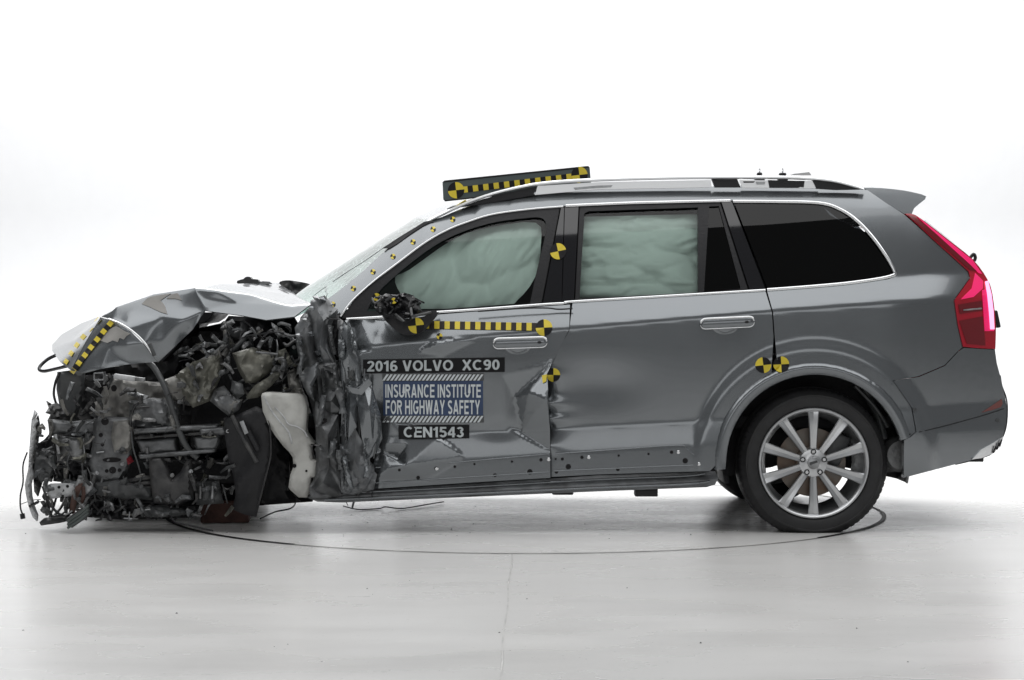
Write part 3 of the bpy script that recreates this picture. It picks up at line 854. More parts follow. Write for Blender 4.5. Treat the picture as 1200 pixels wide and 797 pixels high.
spoiler = extr("roof_spoiler", spo, .24, 2 * MID - .24, M['paint'], car, bulge=.02, closed=True, taper=.055)
tail_prof = smooth_poly([(1066, 251), (1080, 258.5), (1110, 282), (1138, 305), (1156, 328), (1162, 345), (1165.5, 380), (1166, 409), (1168, 425), (1172, 450), (1176, 472)], False, 4)
tailgate = extr("tailgate", tail_prof, .29, 2 * MID - .29, M['paint'], car, bulge=.03)
extr("rear_window", [(1084, 258), (1110, 278.5), (1136, 300)], .45, 2 * MID - .45, M['glass_dark'], car, bulge=.03)
def tail_Y(x, y):
    return BY(x, y) - .006
tl = smooth_poly([(1061, 250.5), (1070, 251), (1081, 257.5), (1110, 280), (1140, 304), (1157, 327), (1163, 345), (1167, 380), (1166.5, 409)], False, 3) + [(1146, 408), (1128.5, 406.5), (1122.5, 380), (1118.5, 352), (1137, 326), (1135, 318), (1100, 286.5)]
tail_light = sheet("tail_light", tl, tail_Y, M['red_lens'], car, 3.0, .10)
tailY = surf(bvh_of(tail_light), tail_Y)
on = lambda fn, off: (lambda x, y: fn(x, y) - off)
sheet("lens_band", [(1064, 252), (1072, 254), (1134, 303), (1146, 318), (1136, 316), (1100, 284)], on(tailY, .004), M['red_dark'], tail_light, 3, .006)
sheet("lens_band", [(1123, 357), (1148, 353), (1151, 352), (1152, 364), (1125, 368)], on(tailY, .004), M['red_dark'], tail_light, 3, .006)
sheet("lens_band", [(1124, 376), (1152, 371), (1155, 405), (1133, 403)], on(tailY, .004), M['red_dark'], tail_light, 3, .006)
sheet("glowing_lens", [(1075, 254), (1082, 259), (1140, 305), (1151, 321), (1147, 320), (1137, 310)], on(tailY, .006), M['led_soft'], tail_light, 3, .006)
sheet("glowing_lens", [(1143, 320), (1152, 329), (1152, 338), (1141, 348), (1126, 351), (1139, 338)], on(tailY, .006), M['led_soft'], tail_light, 3, .006)
sheet("glowing_lens", [(1151, 340), (1160, 338), (1163.5, 365), (1165, 388), (1154, 388)], on(tailY, .005), M['led_soft'], tail_light, 3, .006)
tube("lens_rib", [(1129, 363.5, tailY(1129, 363) - .006), (1150, 361.5, tailY(1150, 361) - .006)], .9, M['alu'], tail_light)
sheet("led_bar", [(1154.5, 330), (1158, 329), (1162, 345), (1164.5, 365), (1165.5, 386), (1160.5, 386), (1159, 365), (1157, 345)], on(tailY, .009), M['led'], tail_light, 2.5, .004)
for k in range(7):
    y = 346 + k * 6.0; x = 1153.0 + 2.2 * k / 6
    disc("led", x, y, 1.5, tailY, .008, M['led_soft'], tail_light, 10, dome=.003)
ft = mirrored(tail_light, car)
def bump_Y(x, y):
    v = BY(x, y) - .004
    if y > 500: v += .0000 + .04 * ((y - 500) / 60) ** 2
    return v
bp = [(1047, 446.5), (1077, 441.8), (1107.5, 428.8), (1122.5, 412.8), (1129, 407.8), (1166, 410), (1168, 425), (1172, 440), (1178, 466), (1180, 478), (1179, 498), (1173, 520), (1164, 531), (1143, 538), (1105, 548), (1059, 560), (1059.5, 516), (1067, 512.5), (1074, 506), (1069, 478)]
rear_bumper = sheet("rear_bumper", bp, bump_Y, M['paint'], car, 4, .05)
bumY = surf(bvh_of(rear_bumper), bump_Y)
tube("bumper_seam", [(x, y, bumY(x, y) - .0005) for x, y in smooth_poly([(1066, 509), (1100, 501), (1130, 493), (1150, 487.5), (1176, 479)], False, 5)], .55, M['mark_black'], rear_bumper, smooth_path=False)
sheet("reflector", [(1150, 483.5), (1160, 477), (1174, 467.5), (1175, 473), (1173, 477), (1163, 480.5)], on(bumY, .003), M['reflector'], rear_bumper, 3, .004)
sheet("exhaust_surround", [(1139, 538.5), (1150, 527), (1166, 518), (1176, 511.5), (1173, 523), (1163, 532), (1150, 537)], on(bumY, .006), M['silver'], rear_bumper, 3, .006)
for (x, y) in ((1164, 527), (1168, 523), (1171, 519)):
    tube("exhaust_slot", [(x, y + 4, bumY(x, y + 4) - .012), (x + 3, y - 4, bumY(x, y) - .010)], 1.0, M['mark_black'], rear_bumper)
disc("parking_sensor", 1169, 492.5, 2.2, bumY, .003, M['charcoal'], rear_bumper)
disc("parking_sensor", 1072, 480, 2.4, bumY, .003, M['charcoal'], rear_bumper)
tube("tailgate_edge", [(1172, 440, .26), (1174, 452, .27), (1179, 466, .30), (1180.5, 480, .3), (1179, 500, .3), (1174, 515, .28)], .9, M['mark_black'], car)
extr("rear_valance", smooth_poly([(1166, 412), (1170, 440), (1177, 470), (1178, 490), (1172, 518), (1160, 534), (1120, 545)], False, 3), .27, 2 * MID - .27, M['paint'], car, bulge=.05)
tube("rear_wiper", [(1137, 302, .9), (1141, 298, .9), (1143, 302, .9), (1141.5, 306, .9)], 2.2, M['black'], car)
boxm("plate_lamp", P(1165.5, 374, .7), (.02, .12, .09), M['black'], car, (0, -12, 0))
tube("tow_cable", [(1166, 425, .5), (1165.5, 432, .5)], 1.2, M['black'], car)

# --- wheel arch liner, underbody, cabin shell
c = P(AX, AY, .1)
V, F = [], []
for i in range(41):
    a = math.radians(-12 + 204 * i / 40)
    for (r, y) in ((.43, .02), (.45, .06), (.45, .34), (.10, .36)):
        V.append((c.x + r * math.cos(a), y, c.z + r * math.sin(a)))
for i in range(40):
    for k in range(3): F.append([i * 4 + k, i * 4 + k + 1, i * 4 + 5 + k, i * 4 + 4 + k])
liner = mk("wheel_arch_liner", V, F, M['black'], car, True, 40)
mirrored(liner, car)
a, b = P(385, 575, .1), P(842, 500, .1)
boxm("underbody", ((a.x + b.x) / 2, MID, .33), (b.x - a.x, 1.50, .10), M['black'], car)
b2 = P(1062, 540, .3)
boxm("spare_wheel_well", (b2.x - .08 + .18, MID, .38), (.62, 1.1, .14), M['black'], car)
lathe("exhaust_silencer", [(.0, -.2), (.07, -.2), (.085, -.17), (.085, .25), (.07, .28), (0, .28)], M['alu_dull'], car, 24, center=tuple(P(1047, 530, .34)))
boxm("exhaust_pipe", P(1052, 547, .3), (.2, .06, .05), M['black_dusty'], car)
tube("suspension_link", [(1013, 455, .12), (1020, 470, .16), (1030, 490, .2), (1036, 515, .2)], 5, M['charcoal'], car)
tube("suspension_link", [(1002, 452, .10), (1026, 478, .12), (1040, 500, .16)], 2.5, M['charcoal'], car)
for z, h in ((.62, .5),):
    boxm("cabin_floor", (.35, MID, .52), (3.0, 1.5, .06), M['interior'], car)
def seat(x, y, w):
    s = boxm("seat", (x, y, .72), (.5, w, .22), M['interior'], car, bevel=.05)
    boxm("seat_back", (x + .28, y, 1.02), (.16, w, .62), M['interior'], s, (0, 14, 0), .05)
    boxm("headrest", (x + .37, y, 1.42), (.1, .28, .2), M['interior'], s, (0, 10, 0), .04)
seat(-.05, .55, .5); seat(-.05, 1.37, .5); seat(.9, MID, 1.3); seat(1.55, MID, 1.2)
boxm("dashboard", (-.78, MID, .92), (.42, 1.4, .3), M['interior'], car, bevel=.08)
for o in (body_side, rear_door, front_door, rear_bumper): mirrored(o, car)
for poly, m in ((fglass, 'glass_dark'), (rg1, 'glass_dark'), (rg2, 'glass_dark'), (qg, 'glass_dark')):
    t_ = sheet("far_side_window", poly, lambda x, y: BY(x, y) + .012, M[m], car, 9, 0)
    mirrored(t_, car); bpy.data.objects.remove(t_)
sheet("cabin_light_block", [(432, 372), (440, 340), (470, 312), (500, 290), (530, 274), (600, 252), (700, 244), (900, 244), (960, 246), (1000, 266), (1040, 320), (1000, 332), (905, 345), (660, 360), (520, 370)], 1.52, M['interior'], car, 9, .05)  # added dark sheet, keeps the white backdrop from shining through the cabin
sheet("door_frame", [(400, 376), (414, 352), (440, 329), (470, 306), (500, 284), (530, 268), (580, 249), (640, 243), (750, 238), (858, 236), (898, 340), (780, 348), (660, 358), (520, 369)], lambda x, y: BY(x, y) + .05, M['black'], car, 6, .02,
      [[(x, y) for x, y in fglass], rg1, rg2])
sheet("door_inner_panel", [(372, 372), (400, 372), (660, 362), (900, 345), (905, 430), (850, 480), (838, 550), (640, 560), (400, 580), (370, 580)], lambda x, y: BY(x, y) + .09, M['black'], car, 8, .02)

# --- wheels
def wheel_at(X, Z, Yf, out):
    """out = -1: outer face towards -Y"""
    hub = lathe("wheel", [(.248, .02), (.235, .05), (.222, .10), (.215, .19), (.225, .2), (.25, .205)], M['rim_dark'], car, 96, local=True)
    hub.location = (X - car.location.x, Yf - car.location.y, Z - car.location.z)
    if out > 0: hub.rotation_euler = (0, 0, math.pi)
    prof = [(.258, .020), (.262, .010), (.275, -.002), (.300, -.010), (.318, -.010), (.320, -.0125), (.326, -.0125), (.328, -.008), (.346, .004), (.358, .020), (.3635, .040), (.3645, .075), (.357, .076), (.357, .084), (.365, .085),
            (.365, .125), (.357, .126), (.357, .134), (.365, .135), (.3635, .175), (.358, .195), (.34, .212), (.30, .222), (.258, .20)]
    def tmod(k, i, r):
        if i in (8, 9, 10, 20, 21) and k % 4 == 0: return r * .99 - .003
        if r > .34: return r * .99
        return r
    ty = lathe("tyre", prof, M['rubber'], hub, 288, local=True, mod=tmod, sharp=30)
    for v in ty.data.vertices:
        wz = v.co.z + Z
        if wz < 0.001:
            v.co.z = .001 - Z
    lathe("rim_lip", [(.264, .012), (.2655, .003), (.262, -.003), (.256, -.003), (.248, .003), (.243, .016), (.248, .03)], M['rim'], hub, 96, local=True)
    # spokes: bevelled, dished bars
    sp_me = None
    for k in range(10):
        if sp_me is None:
            st = []
            for r, w, y, d in ((.035, .015, .020, .03), (.07, .0165, .016, .035), (.12, .0185, .010, .032), (.18, .022, .005, .03), (.232, .0255, .003, .03), (.2485, .0275, .006, .03)):
                st.append([(-w, r, y + .006), (-w * .8, r, y), (0, r, y + .0055), (w * .8, r, y), (w, r, y + .006), (w * .72, r, y + d), (-w * .72, r, y + d)])
            V = [Vector((p[0], p[2], p[1])) for s_ in st for p in s_]
            F = []
            for i in range(len(st) - 1):
                for q in range(7): F.append([i * 7 + q, (i + 1) * 7 + q, (i + 1) * 7 + (q + 1) % 7, i * 7 + (q + 1) % 7])
            o = mk("spoke", V, F, M['rim'], hub, True, 25, local=True); sp_me = o.data
        else:
            o = bpy.data.objects.new("spoke", sp_me); COL.objects.link(o); o.parent = hub
        o.rotation_euler = (0, math.radians(36 * k), 0)
    lathe("hub", [(.0, .012), (.028, .010), (.034, .014), (.05, .014), (.066, .018), (.072, .03), (.072, .06)], M['rim'], hub, 48, local=True)
    lathe("centre_cap", [(.0, .004), (.024, .005), (.0285, .008), (.030, .014)], M['alu'], hub, 36, local=True)
    mk("cap_emblem", [(-.020, .003, .004), (.014, .003, .013), (.020, .003, .004), (-.012, .003, -.008), (-.012, .003, -.014), (-.020, .003, -.006)], [[0, 1, 2, 5], [5, 2, 3], [3, 4, 5]], M['charcoal'], hub, False, local=True)
    for k in range(5):
        a = math.radians(90 + 72 * k)
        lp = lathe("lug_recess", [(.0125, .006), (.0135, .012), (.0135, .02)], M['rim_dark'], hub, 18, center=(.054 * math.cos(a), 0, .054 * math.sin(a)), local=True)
        ln = lathe("lug_nut", [(0, .003), (.006, .003), (.0095, .006), (.0095, .02)], M['chrome'], hub, 6, center=(.054 * math.cos(a), 0, .054 * math.sin(a)), local=True)
        lathe("lug_hole", [(0, .011), (.0132, .0112)], M['mark_black'], hub, 18, center=(.054 * math.cos(a), 0, .054 * math.sin(a)), local=True)
    lathe("brake_disc", [(.07, .07), (.165, .075), (.165, .09), (.07, .095)], M['disc'], hub, 64, local=True, closed=True)
    lathe("brake_hub", [(0, .045), (.078, .05), (.08, .08)], M['disc'], hub, 40, local=True)
    boxm("brake_caliper", (.12, .09, .06), (.09, .07, .16), M['charcoal'], hub, (0, 25, 0), .02, local=True)
    return hub
wc_ = P(953, 542.5, .05)
wheel_at(wc_.x, wc_.z + .0, .03, -1)
wheel_at(wc_.x, wc_.z + .0, 2 * MID - .03, 1)


# ---------------------------------------------------------------- test stickers and lettering
def target(name, cx, cy, r, fn, parent, off=.003, rot=0, mats=None, ry=None, seg=8):
    V, F, mi = [P(cx, cy, fn(cx, cy) - off)], [], []
    ry = ry or r
    n = seg * 4
    for k in range(n):
        a = 2 * math.pi * k / n + rot
        x, y = cx + r * math.cos(a), cy - ry * math.sin(a)
        V.append(P(x, y, fn(x, y) - off))
    for k in range(n):
        F.append([0, 1 + k, 1 + (k + 1) % n]); mi.append((k // seg) % 2)
    return mk(name, V, F, mats or [M['yellow'], M['mark_black']], parent, False, midx=mi)

def quad(name, pts, fn, off, m, parent, div=4):
    """flat print following a surface"""
    (ax, ay), (bx, by), (cx, cy), (dx, dy) = pts
    nx = max(1, int(math.hypot(bx - ax, by - ay) / div)); ny = max(1, int(math.hypot(dx - ax, dy - ay) / div))
    V, F = [], []
    for j in range(ny + 1):
        v = j / ny
        for i in range(nx + 1):
            u = i / nx
            x = (ax * (1 - u) + bx * u) * (1 - v) + (dx * (1 - u) + cx * u) * v
            y = (ay * (1 - u) + by * u) * (1 - v) + (dy * (1 - u) + cy * u) * v
            V.append(P(x, y, fn(x, y) - off))
    for j in range(ny):
        for i in range(nx):
            a = j * (nx + 1) + i
            F.append([a, a + nx + 1, a + nx + 2, a + 1])
    return mk(name, V, F, m, parent, True)

def squares(name, x0, y0, x1, y1, n, h, fn, off, parent, first=0, mats=None, gap=0.0):
    V, F, mi = [], [], []
    dx, dy = (x1 - x0) / n, (y1 - y0) / n
    L = math.hypot(dx, dy); nx_, ny_ = -dy / L * h / 2, dx / L * h / 2
    for k in range(n):
        a = (x0 + dx * (k + gap / 2), y0 + dy * (k + gap / 2)); b = (x0 + dx * (k + 1 - gap / 2), y0 + dy * (k + 1 - gap / 2))
        s = len(V)
        for (px, py) in ((a[0] - nx_, a[1] - ny_), (a[0] + nx_, a[1] + ny_), (b[0] + nx_, b[1] + ny_), (b[0] - nx_, b[1] - ny_)):
            V.append(P(px, py, fn(px, py) - off))
        F.append([s, s + 1, s + 2, s + 3]); mi.append((k + first) % 2)
    return mk(name, V, F, mats or [M['yellow'], M['brown_mark']], parent, False, midx=mi)

def ea(cx, cy, rx, ry, a0, a1, n=14):
    return [(cx + rx * math.cos(math.radians(a0 + (a1 - a0) * i / n)), cy + ry * math.sin(math.radians(a0 + (a1 - a0) * i / n))) for i in range(n + 1)]
def alphabet(t):
    a = t / 2; b = 1 - a; m = .52
    G = {}
    G['I'] = (t, [[(a, 0), (a, 1)]])
    G['L'] = (.56, [[(a, 1), (a, a), (.56, a)]])
    G['E'] = (.60, [[(.60, b), (a, b), (a, a), (.60, a)], [(a, m), (.56, m)]])
    G['F'] = (.56, [[(.56, b), (a, b), (a, 0)], [(a, m - .02), (.51, m - .02)]])
    G['T'] = (.62, [[(0, b), (.62, b)], [(.31, 1 - t), (.31, 0)]])
    G['H'] = (.70, [[(a, 0), (a, 1)], [(.70 - a, 0), (.70 - a, 1)], [(a, m), (.70 - a, m)]])
    G['N'] = (.70, [[(a, 0), (a, 1)], [(.70 - a, 0), (.70 - a, 1)], [(a * 1.15, .96), (.70 - a * 1.15, .04)]])
    G['V'] = (.70, [[(a, 1), (.335, 0)], [(.70 - a, 1), (.365, 0)]])
    G['W'] = (1.0, [[(a, 1), (.26, 0)], [(.5 - .02, 1), (.29, 0)], [(.5 + .02, 1), (.71, 0)], [(1 - a, 1), (.74, 0)]])
    G['A'] = (.74, [[(a, 0), (.36, 1)], [(.74 - a, 0), (.38, 1)], [(.2, .27), (.54, .27)]])
    G['X'] = (.70, [[(a, 1), (.70 - a, 0)], [(.70 - a, 1), (a, 0)]])
    G['Y'] = (.70, [[(a, 1), (.35, .42)], [(.70 - a, 1), (.35, .42)], [(.35, .47), (.35, 0)]])
    G['O'] = (.78, [ea(.39, .5, .39 - a, .5 - a, 90, 450, 32)])
    G['0'] = (.56, [ea(.28, .5, .28 - a, .5 - a, 90, 450, 28)])
    G['C'] = (.72, [ea(.39, .5, .39 - a, .5 - a, 48, 312, 24)])
    G['G'] = (.76, [ea(.39, .5, .39 - a, .5 - a, 48, 325, 24) + [(.76 - a, .46), (.42, .46)]])
    G['U'] = (.70, [[(a, 1), (a, .35)] + ea(.35, .35, .35 - a, .35 - a, 180, 360) + [(.70 - a, .35), (.70 - a, 1)]])
    G['S'] = (.62, [ea(.31, .735, .31 - a, .265 - a, 25, 250, 12) + ea(.31, .275, .31 - a, .275 - a, 80, -155, 12)])
    G['R'] = (.68, [[(a, 0), (a, b), (.36, b)] + ea(.38, .735, .28 - a, .265 - a, 80, -80, 10) + [(.36, .47 + a), (a, .47 + a)], [(.36, .5), (.68 - a, 0)]])
    G['1'] = (.40, [[(.40 - a - .04, 0), (.40 - a - .04, 1)], [(.30, .93), (.02, .70)]])
    G['2'] = (.56, [ea(.28, .70, .28 - a, .30 - a, 165, -35, 14) + [(a * 1.2, a * 1.4)], [(0, a), (.56, a)]])
    G['3'] = (.56, [ea(.27, .745, .26 - a, .255 - a, 160, -85, 12), ea(.27, .29, .29 - a, .29 - a, 85, -160, 12)])
    G['4'] = (.58, [[(.42, 0), (.42, 1)], [(.38, .95), (.04, .32)], [(0, .29), (.58, .29)]])
    G['5'] = (.56, [[(.52, b), (.13, b), (.10, .5)], ea(.27, .33, .29 - a, .33 - a, 125, -155, 16)])
    G['6'] = (.56, [ea(.28, .31, .28 - a, .31 - a, 0, 360, 24), ea(.30, .5, .30 - a, .5 - a, 55, 190, 14)])
    G['9'] = (.56, [ea(.28, .69, .28 - a, .31 - a, 0, 360, 24), ea(.26, .5, .30 - a, .5 - a, 235, 370, 14)])
    return G
def lettering(txt, rect, fn, off, m, parent, t=.18, tilt=0.0, gap=.08):
    """plain sans-serif capitals drawn as ribbons of width t"""
    G = alphabet(t)
    pos, strokes = 0.0, []
    for ch in txt:
        if ch == ' ':
            pos += .30; continue
        w, ss = G[ch]
        strokes += [[(pos + x, y) for x, y in s_] for s_ in ss]
        pos += w + gap
    W = pos - gap
    X0, Y0, X1, Y1 = rect
    V, F = [], []
    for q, s_ in enumerate(strokes):
        pts = [Vector(p) for p in s_]
        n = len(pts); base = len(V)
        closed = (pts[0] - pts[-1]).length < 1e-4
        for i, p in enumerate(pts):
            if closed: d0, d1 = (pts[i] - pts[i - 1 if i else n - 2]).normalized(), (pts[i + 1 if i < n - 1 else 1] - pts[i]).normalized()
            else:
                d0 = (pts[i] - pts[i - 1]).normalized() if i else (pts[1] - pts[0]).normalized()
                d1 = (pts[i + 1] - pts[i]).normalized() if i < n - 1 else d0
            nrm = Vector((-(d0.y + d1.y), d0.x + d1.x))
            nrm = nrm.normalized() if nrm.length > 1e-4 else Vector((-d0.y, d0.x))
            k = 1 / max(.45, nrm.dot(Vector((-d0.y, d0.x))))
            for sg in (1, -1):
                c = p + nrm * (sg * t / 2 * k)
                x = X0 + (X1 - X0) * c.x / W; y = Y1 - (Y1 - Y0) * c.y + tilt * (X1 - X0) * c.x / W
                V.append(P(x, y, fn(x, y) - off - .0001 * (q % 5)))
        for i in range(n - 1): F.append([base + 2 * i, base + 2 * i + 1, base + 2 * i + 3, base + 2 * i + 2])
    return mk("lettering", V, F, m, parent, False)

p1 = quad("name_plate", [(425.5, 421.5), (591.5, 419), (591.5, 436), (425.5, 438)], fdY, .006, M['decal_black'], car)
lettering("2016 VOLVO", (430, 423, 531, 435.5), fdY, .009, M['decal_grey'], p1, .18, tilt=-.012)
lettering("XC90", (541.5, 421.8, 585.5, 434), fdY, .009, M['decal_grey'], p1, .18, tilt=-.012)
p2 = quad("institute_sign", [(449, 447), (566, 446.5), (566, 487), (449, 487)], fdY, .006, M['decal_blue'], car)
lettering("INSURANCE INSTITUTE", (451.5, 450.5, 563.5, 466), fdY, .009, M['decal_white'], p2, .17, gap=.12)
lettering("FOR HIGHWAY SAFETY", (452, 469, 562.5, 485.5), fdY, .009, M['decal_white'], p2, .17, gap=.12)
def hatch(y0, y1, parent):
    q = quad("hatched_band", [(448, y0 - .4), (567, y0 - .8), (567, y1 + .3), (448, y1 + .4)], fdY, .005, M['charcoal'], parent)
    V, F = [], []
    n = 25
    for k in range(n):
        x = 448 + k * (119 - 8) / (n - 1)
        s = len(V)
        for (px, py) in ((x, y1), (x + 2.6, y1), (x + 7.6, y0), (x + 5.0, y0)): V.append(P(px, py, fdY(px, py) - .008))
        F.append([s, s + 1, s + 2, s + 3])
    mk("hatching", V, F, M['decal_white'], parent, False)
hatch(438.8, 446, p2); hatch(487.5, 495, p2)
p3 = quad("test_number_plate", [(467, 498.5), (550, 498), (550, 513.5), (467, 514.5)], fdY, .006, M['decal_black'], car)
lettering("CEN1543", (473, 500.3, 543.5, 512.6), fdY, .009, M['decal_grey'], p3, .18)

bodyY = surf(bvh_of(body_side, front_door, rear_door, bp1, bp2), BY)
lipY = surf(bvh_of(body_side, rear_door, bpy.data.objects["wheel_arch_lip"]), BY)
squares("checker_tape", 497, 380.5, 629, 383, 22, 9, fdY, .004, front_door, 0)
target("target_sticker", 637.5, 384, 9.8, fdY, front_door, off=.006, rot=.05)
target("target_sticker", 515, 394, 3.6, fdY, front_door, rot=-.2)
target("target_sticker", 648.5, 439.5, 8, rdY, rear_door, off=.012)
quad("target_sticker", [(635, 440), (641, 438.5), (640, 447), (636, 449)], fdY, .005, M['yellow'], front_door)
target("target_sticker", 654, 294.5, 9.5, bodyY, car, rot=.22, off=.006)
target("target_sticker", 894.5, 428, 9.3, lipY, rear_door, off=.006, rot=math.pi / 2 + .12)
target("target_sticker", 915.5, 427, 9.3, lipY, body_side, off=.006, rot=.05)
for (x, y) in ((390, 356.5), (414, 338), (437, 318.5), (460.5, 300.5), (484, 283.5), (507.5, 268.5), (530.5, 257)):
    target("target_sticker", x, y, 3.1, bodyY, body_side, rot=.35)

# roof target board
bb = P(605, 236, .42)
board_root = empty("target_board", (bb.x, .385, bb.z), "long slate board with two round targets and a chequered row, on the car roof", "target board")
BYd = .385
V, F = [], []
cor = [(518.5, 213.5), (521, 211.5), (688.5, 194.5), (691, 196), (692.5, 215), (690, 217.5), (522, 236), (519.5, 234)]
for (x, y) in cor: V.append(P(x, y, BYd))
for (x, y) in cor: V.append(P(x, y, BYd) + Vector((0, .018, 0)))
n = len(cor)
F = [list(range(n))[::-1], [n + i for i in range(n)]] + [[i, (i + 1) % n, n + (i + 1) % n, n + i] for i in range(n)]
mk("board", V, F, M['board'], board_root, False)
mk("board_edge", [v + Vector((0, .001, 0)) for v in V], [], M['mark_black'], board_root) if False else None
fb_ = lambda x, y: BYd
tube("edge_strip", [(520, 213, BYd), (600, 204.5, BYd), (690, 195.5, BYd)], .9, M['mark_black'], board_root)
tube("edge_strip", [(521, 235.5, BYd), (600, 227, BYd), (690, 217, BYd)], .8, M['mark_black'], board_root)
target("round_target", 534.5, 223, 9.6, fb_, board_root, rot=.12, off=.004)
target("round_target", 679, 205, 9.6, fb_, board_root, rot=.12, off=.004)
squares("checker_row", 542, 222.5, 670, 207, 21, 7.2, fb_, .003, board_root, 0, [M['yellow'], M['mark_black']])
tube("board_stand", [(530, 246, .44), (538, 240, .44), (546, 235, .43)], 1.4, M['yellow'], board_root)
tube("board_stand", [(524, 245, .46), (531, 242, .45), (541, 240, .44)], 1.0, M['alu'], board_root)
tube("board_stand", [(660, 222, .46), (661, 214, .44)], 1.4, M['alu'], board_root)

# ---------------------------------------------------------------- folded bonnet and wing
PW = M['paint']
hood = patch("bonnet", [(228, 338, .165), (240, 364, .12), (285, 370, .11), (312, 375, .10), (345, 371, .10), (365, 356, .17), (330, 343, .62), (258, 333, .36), (300, 332, 1.2), (326, 332, 1.6), (240, 349, .150), (340, 358, .155), (300, 347, .21), (282, 356, .150), (254, 341, .155)],
      [[0, 10, 1], [1, 10, 13, 2], [2, 13, 3], [13, 11, 4, 3], [11, 5, 4], [10, 14, 12, 11, 13], [0, 14, 10], [0, 7, 14], [14, 7, 6, 12], [12, 6, 5, 11], [7, 8, 6], [6, 8, 9], [6, 9, 5]],
      M['paint'], car, 6, .007, 6, 3, .006, 35, 1)
tag(hood, "rear half of the bonnet, bent into a ridge")
midh = patch("bonnet_fold", [(119, 371, .26), (136, 360, .23), (180, 345, .20), (229, 337.5, .18), (241, 363, .13), (226, 386, .125), (185, 425, .14), (168, 402, .08), (150, 384, .10), (130, 374, .19), (188, 372, .125), (206, 362, .14), (215, 375, .105), (155, 365, .175), (190, 400, .115)],
      [[0, 1, 9], [1, 13, 9], [1, 2, 13], [2, 10, 13], [2, 3, 11, 10], [3, 4, 12, 11], [4, 5, 12], [5, 14, 12], [5, 6, 14], [6, 7, 14], [7, 8, 10, 14], [8, 9, 13], [8, 13, 10], [10, 11, 12, 14]],
      M['paint'], car, 6, .010, 7, 11, .006, 45, 1)
tag(midh, "dark folded middle of the bonnet with torn paint")
wing = patch("wing", [(118, 372, .26), (130, 375, .19), (150, 385, .09), (168, 403, .08), (184, 424, .13), (150, 427, .09), (120, 432, .08), (100, 437, .09), (84, 434, .12), (100, 402, .20), (128, 404, .09), (112, 415, .10), (150, 405, .065)],
      [[0, 1, 9], [1, 10, 9], [1, 2, 10], [2, 12, 10], [2, 3, 12], [3, 4, 12], [4, 5, 12], [5, 6, 10, 12], [6, 7, 11, 10], [7, 8, 11], [8, 9, 11], [9, 10, 11]],
      M['paint'], car, 6, .010, 8, 5, .006, 45, 1)
wtop = patch("bonnet_nose", [(118, 371.5, .26), (100, 401, .20), (83, 434, .13), (70, 424, .30), (61, 411, .62), (61, 404, .9), (72, 392, 1.2), (95, 379, 1.2), (117, 370.5, 1.2), (85, 400, .6)],
      [[0, 1, 9], [1, 2, 3, 9], [3, 4, 9], [4, 5, 9], [5, 6, 9], [6, 7, 9], [7, 8, 0, 9]], M['paint'], car, 5, .004, 4, 2, .006, 40, 2)
wY = surf(bvh_of(wing, wtop, midh), .2)
def dashes(x0, y0, x1, y1, n, w, bow, parent, both):
    L = math.hypot(x1 - x0, y1 - y0); dx, dy = (x1 - x0) / L, (y1 - y0) / L
    V, F, mi = [], [], []
    N = n * 2 - 1
    for k in range(N):
        if k % 2 and not both: continue
        s = len(V)
        for (t, q) in ((k / N, -1), (k / N, 1), ((k + 1) / N, 1), ((k + 1) / N, -1)):
            bx = bow * (1 - (2 * t - 1) ** 2)
            x = x0 + dx * L * t - dy * w * q / 2 + bx; y = y0 + dy * L * t + dx * w * q / 2
            V.append(P(x, y, wY(x, y) - .012))
        F.append([s, s + 1, s + 2, s + 3]); mi.append(k % 2)
    mk("checker_tape", V, F, [M['yellow'], M['mark_black']], parent, False, midx=mi)
dashes(117, 373, 76, 426, 6, 5, -3, wing, False)
dashes(131, 377, 84, 437, 7, 6, -1, wing, True)
def chip(poly): sheet("bare_patch", poly, lambda x, y: wY(x, y) - .004, M['paint_bare'], midh, 3, .003)
chip([(166, 356), (173, 349), (182, 346.5), (200, 344), (188, 352), (193, 358), (196, 368), (189, 366), (180, 362), (176, 360)])
chip([(200, 345), (208, 343.5), (213, 352), (205, 350), (195, 350)])
chip([(116, 399), (128, 386), (136, 382), (146, 388), (153, 391), (148, 394), (145, 398), (140, 396), (138, 401), (132, 399), (126, 402)])
tube("fold_highlight", [(128, 374, wY(129, 376) - .012), (140, 379, .07), (152, 386, .05), (163, 395, .045), (172, 405, .045), (180, 417, .05)], 1.3, M['chrome'], wing)  # chrome line laid along the fold as its highlight
tube("trim_fragment", [(175, 403, .05), (181, 417, .05)], 2.6, M['charcoal'], wing)
sheet("bonnet_lining", [(229, 366), (252, 366), (246, 373), (238, 378), (226, 380), (218, 388), (205, 408), (190, 424), (200, 405), (222, 384)], .30, M['black'], car, 4, .5)

# far-side wing remnants seen over the bonnet
patch("far_wing", [(300, 333, 1.5), (327, 331, 1.55), (347, 348, 1.3), (352, 356, 1.2), (320, 345, 1.1)], [[0, 1, 2, 4], [4, 2, 3]], M['paint'], car, 4, .006, 4, 8, .006)
sheet("cowl_cover", smooth_poly([(327, 332), (335, 328.5), (350, 330), (363, 333.5), (357, 340), (348, 346), (340, 342)], True, 3), lambda x, y: 1.35 + .03 * ridge(x, y, 9, 3), M['black_dusty'], car, 3, .1)
sheet("hinge_bracket", smooth_poly([(278, 329), (285, 327), (288, 324.5), (293, 324.5), (295, 327), (302, 327.5), (302, 332), (290, 334), (279, 333)], True, 2), 1.2, M['black_dusty'], car, 3, .08)
sheet("hinge_bracket", [(302, 331), (308, 329.5), (316, 330), (318, 333), (304, 334)], 1.25, M['alu_dull'], car, 3, .05)

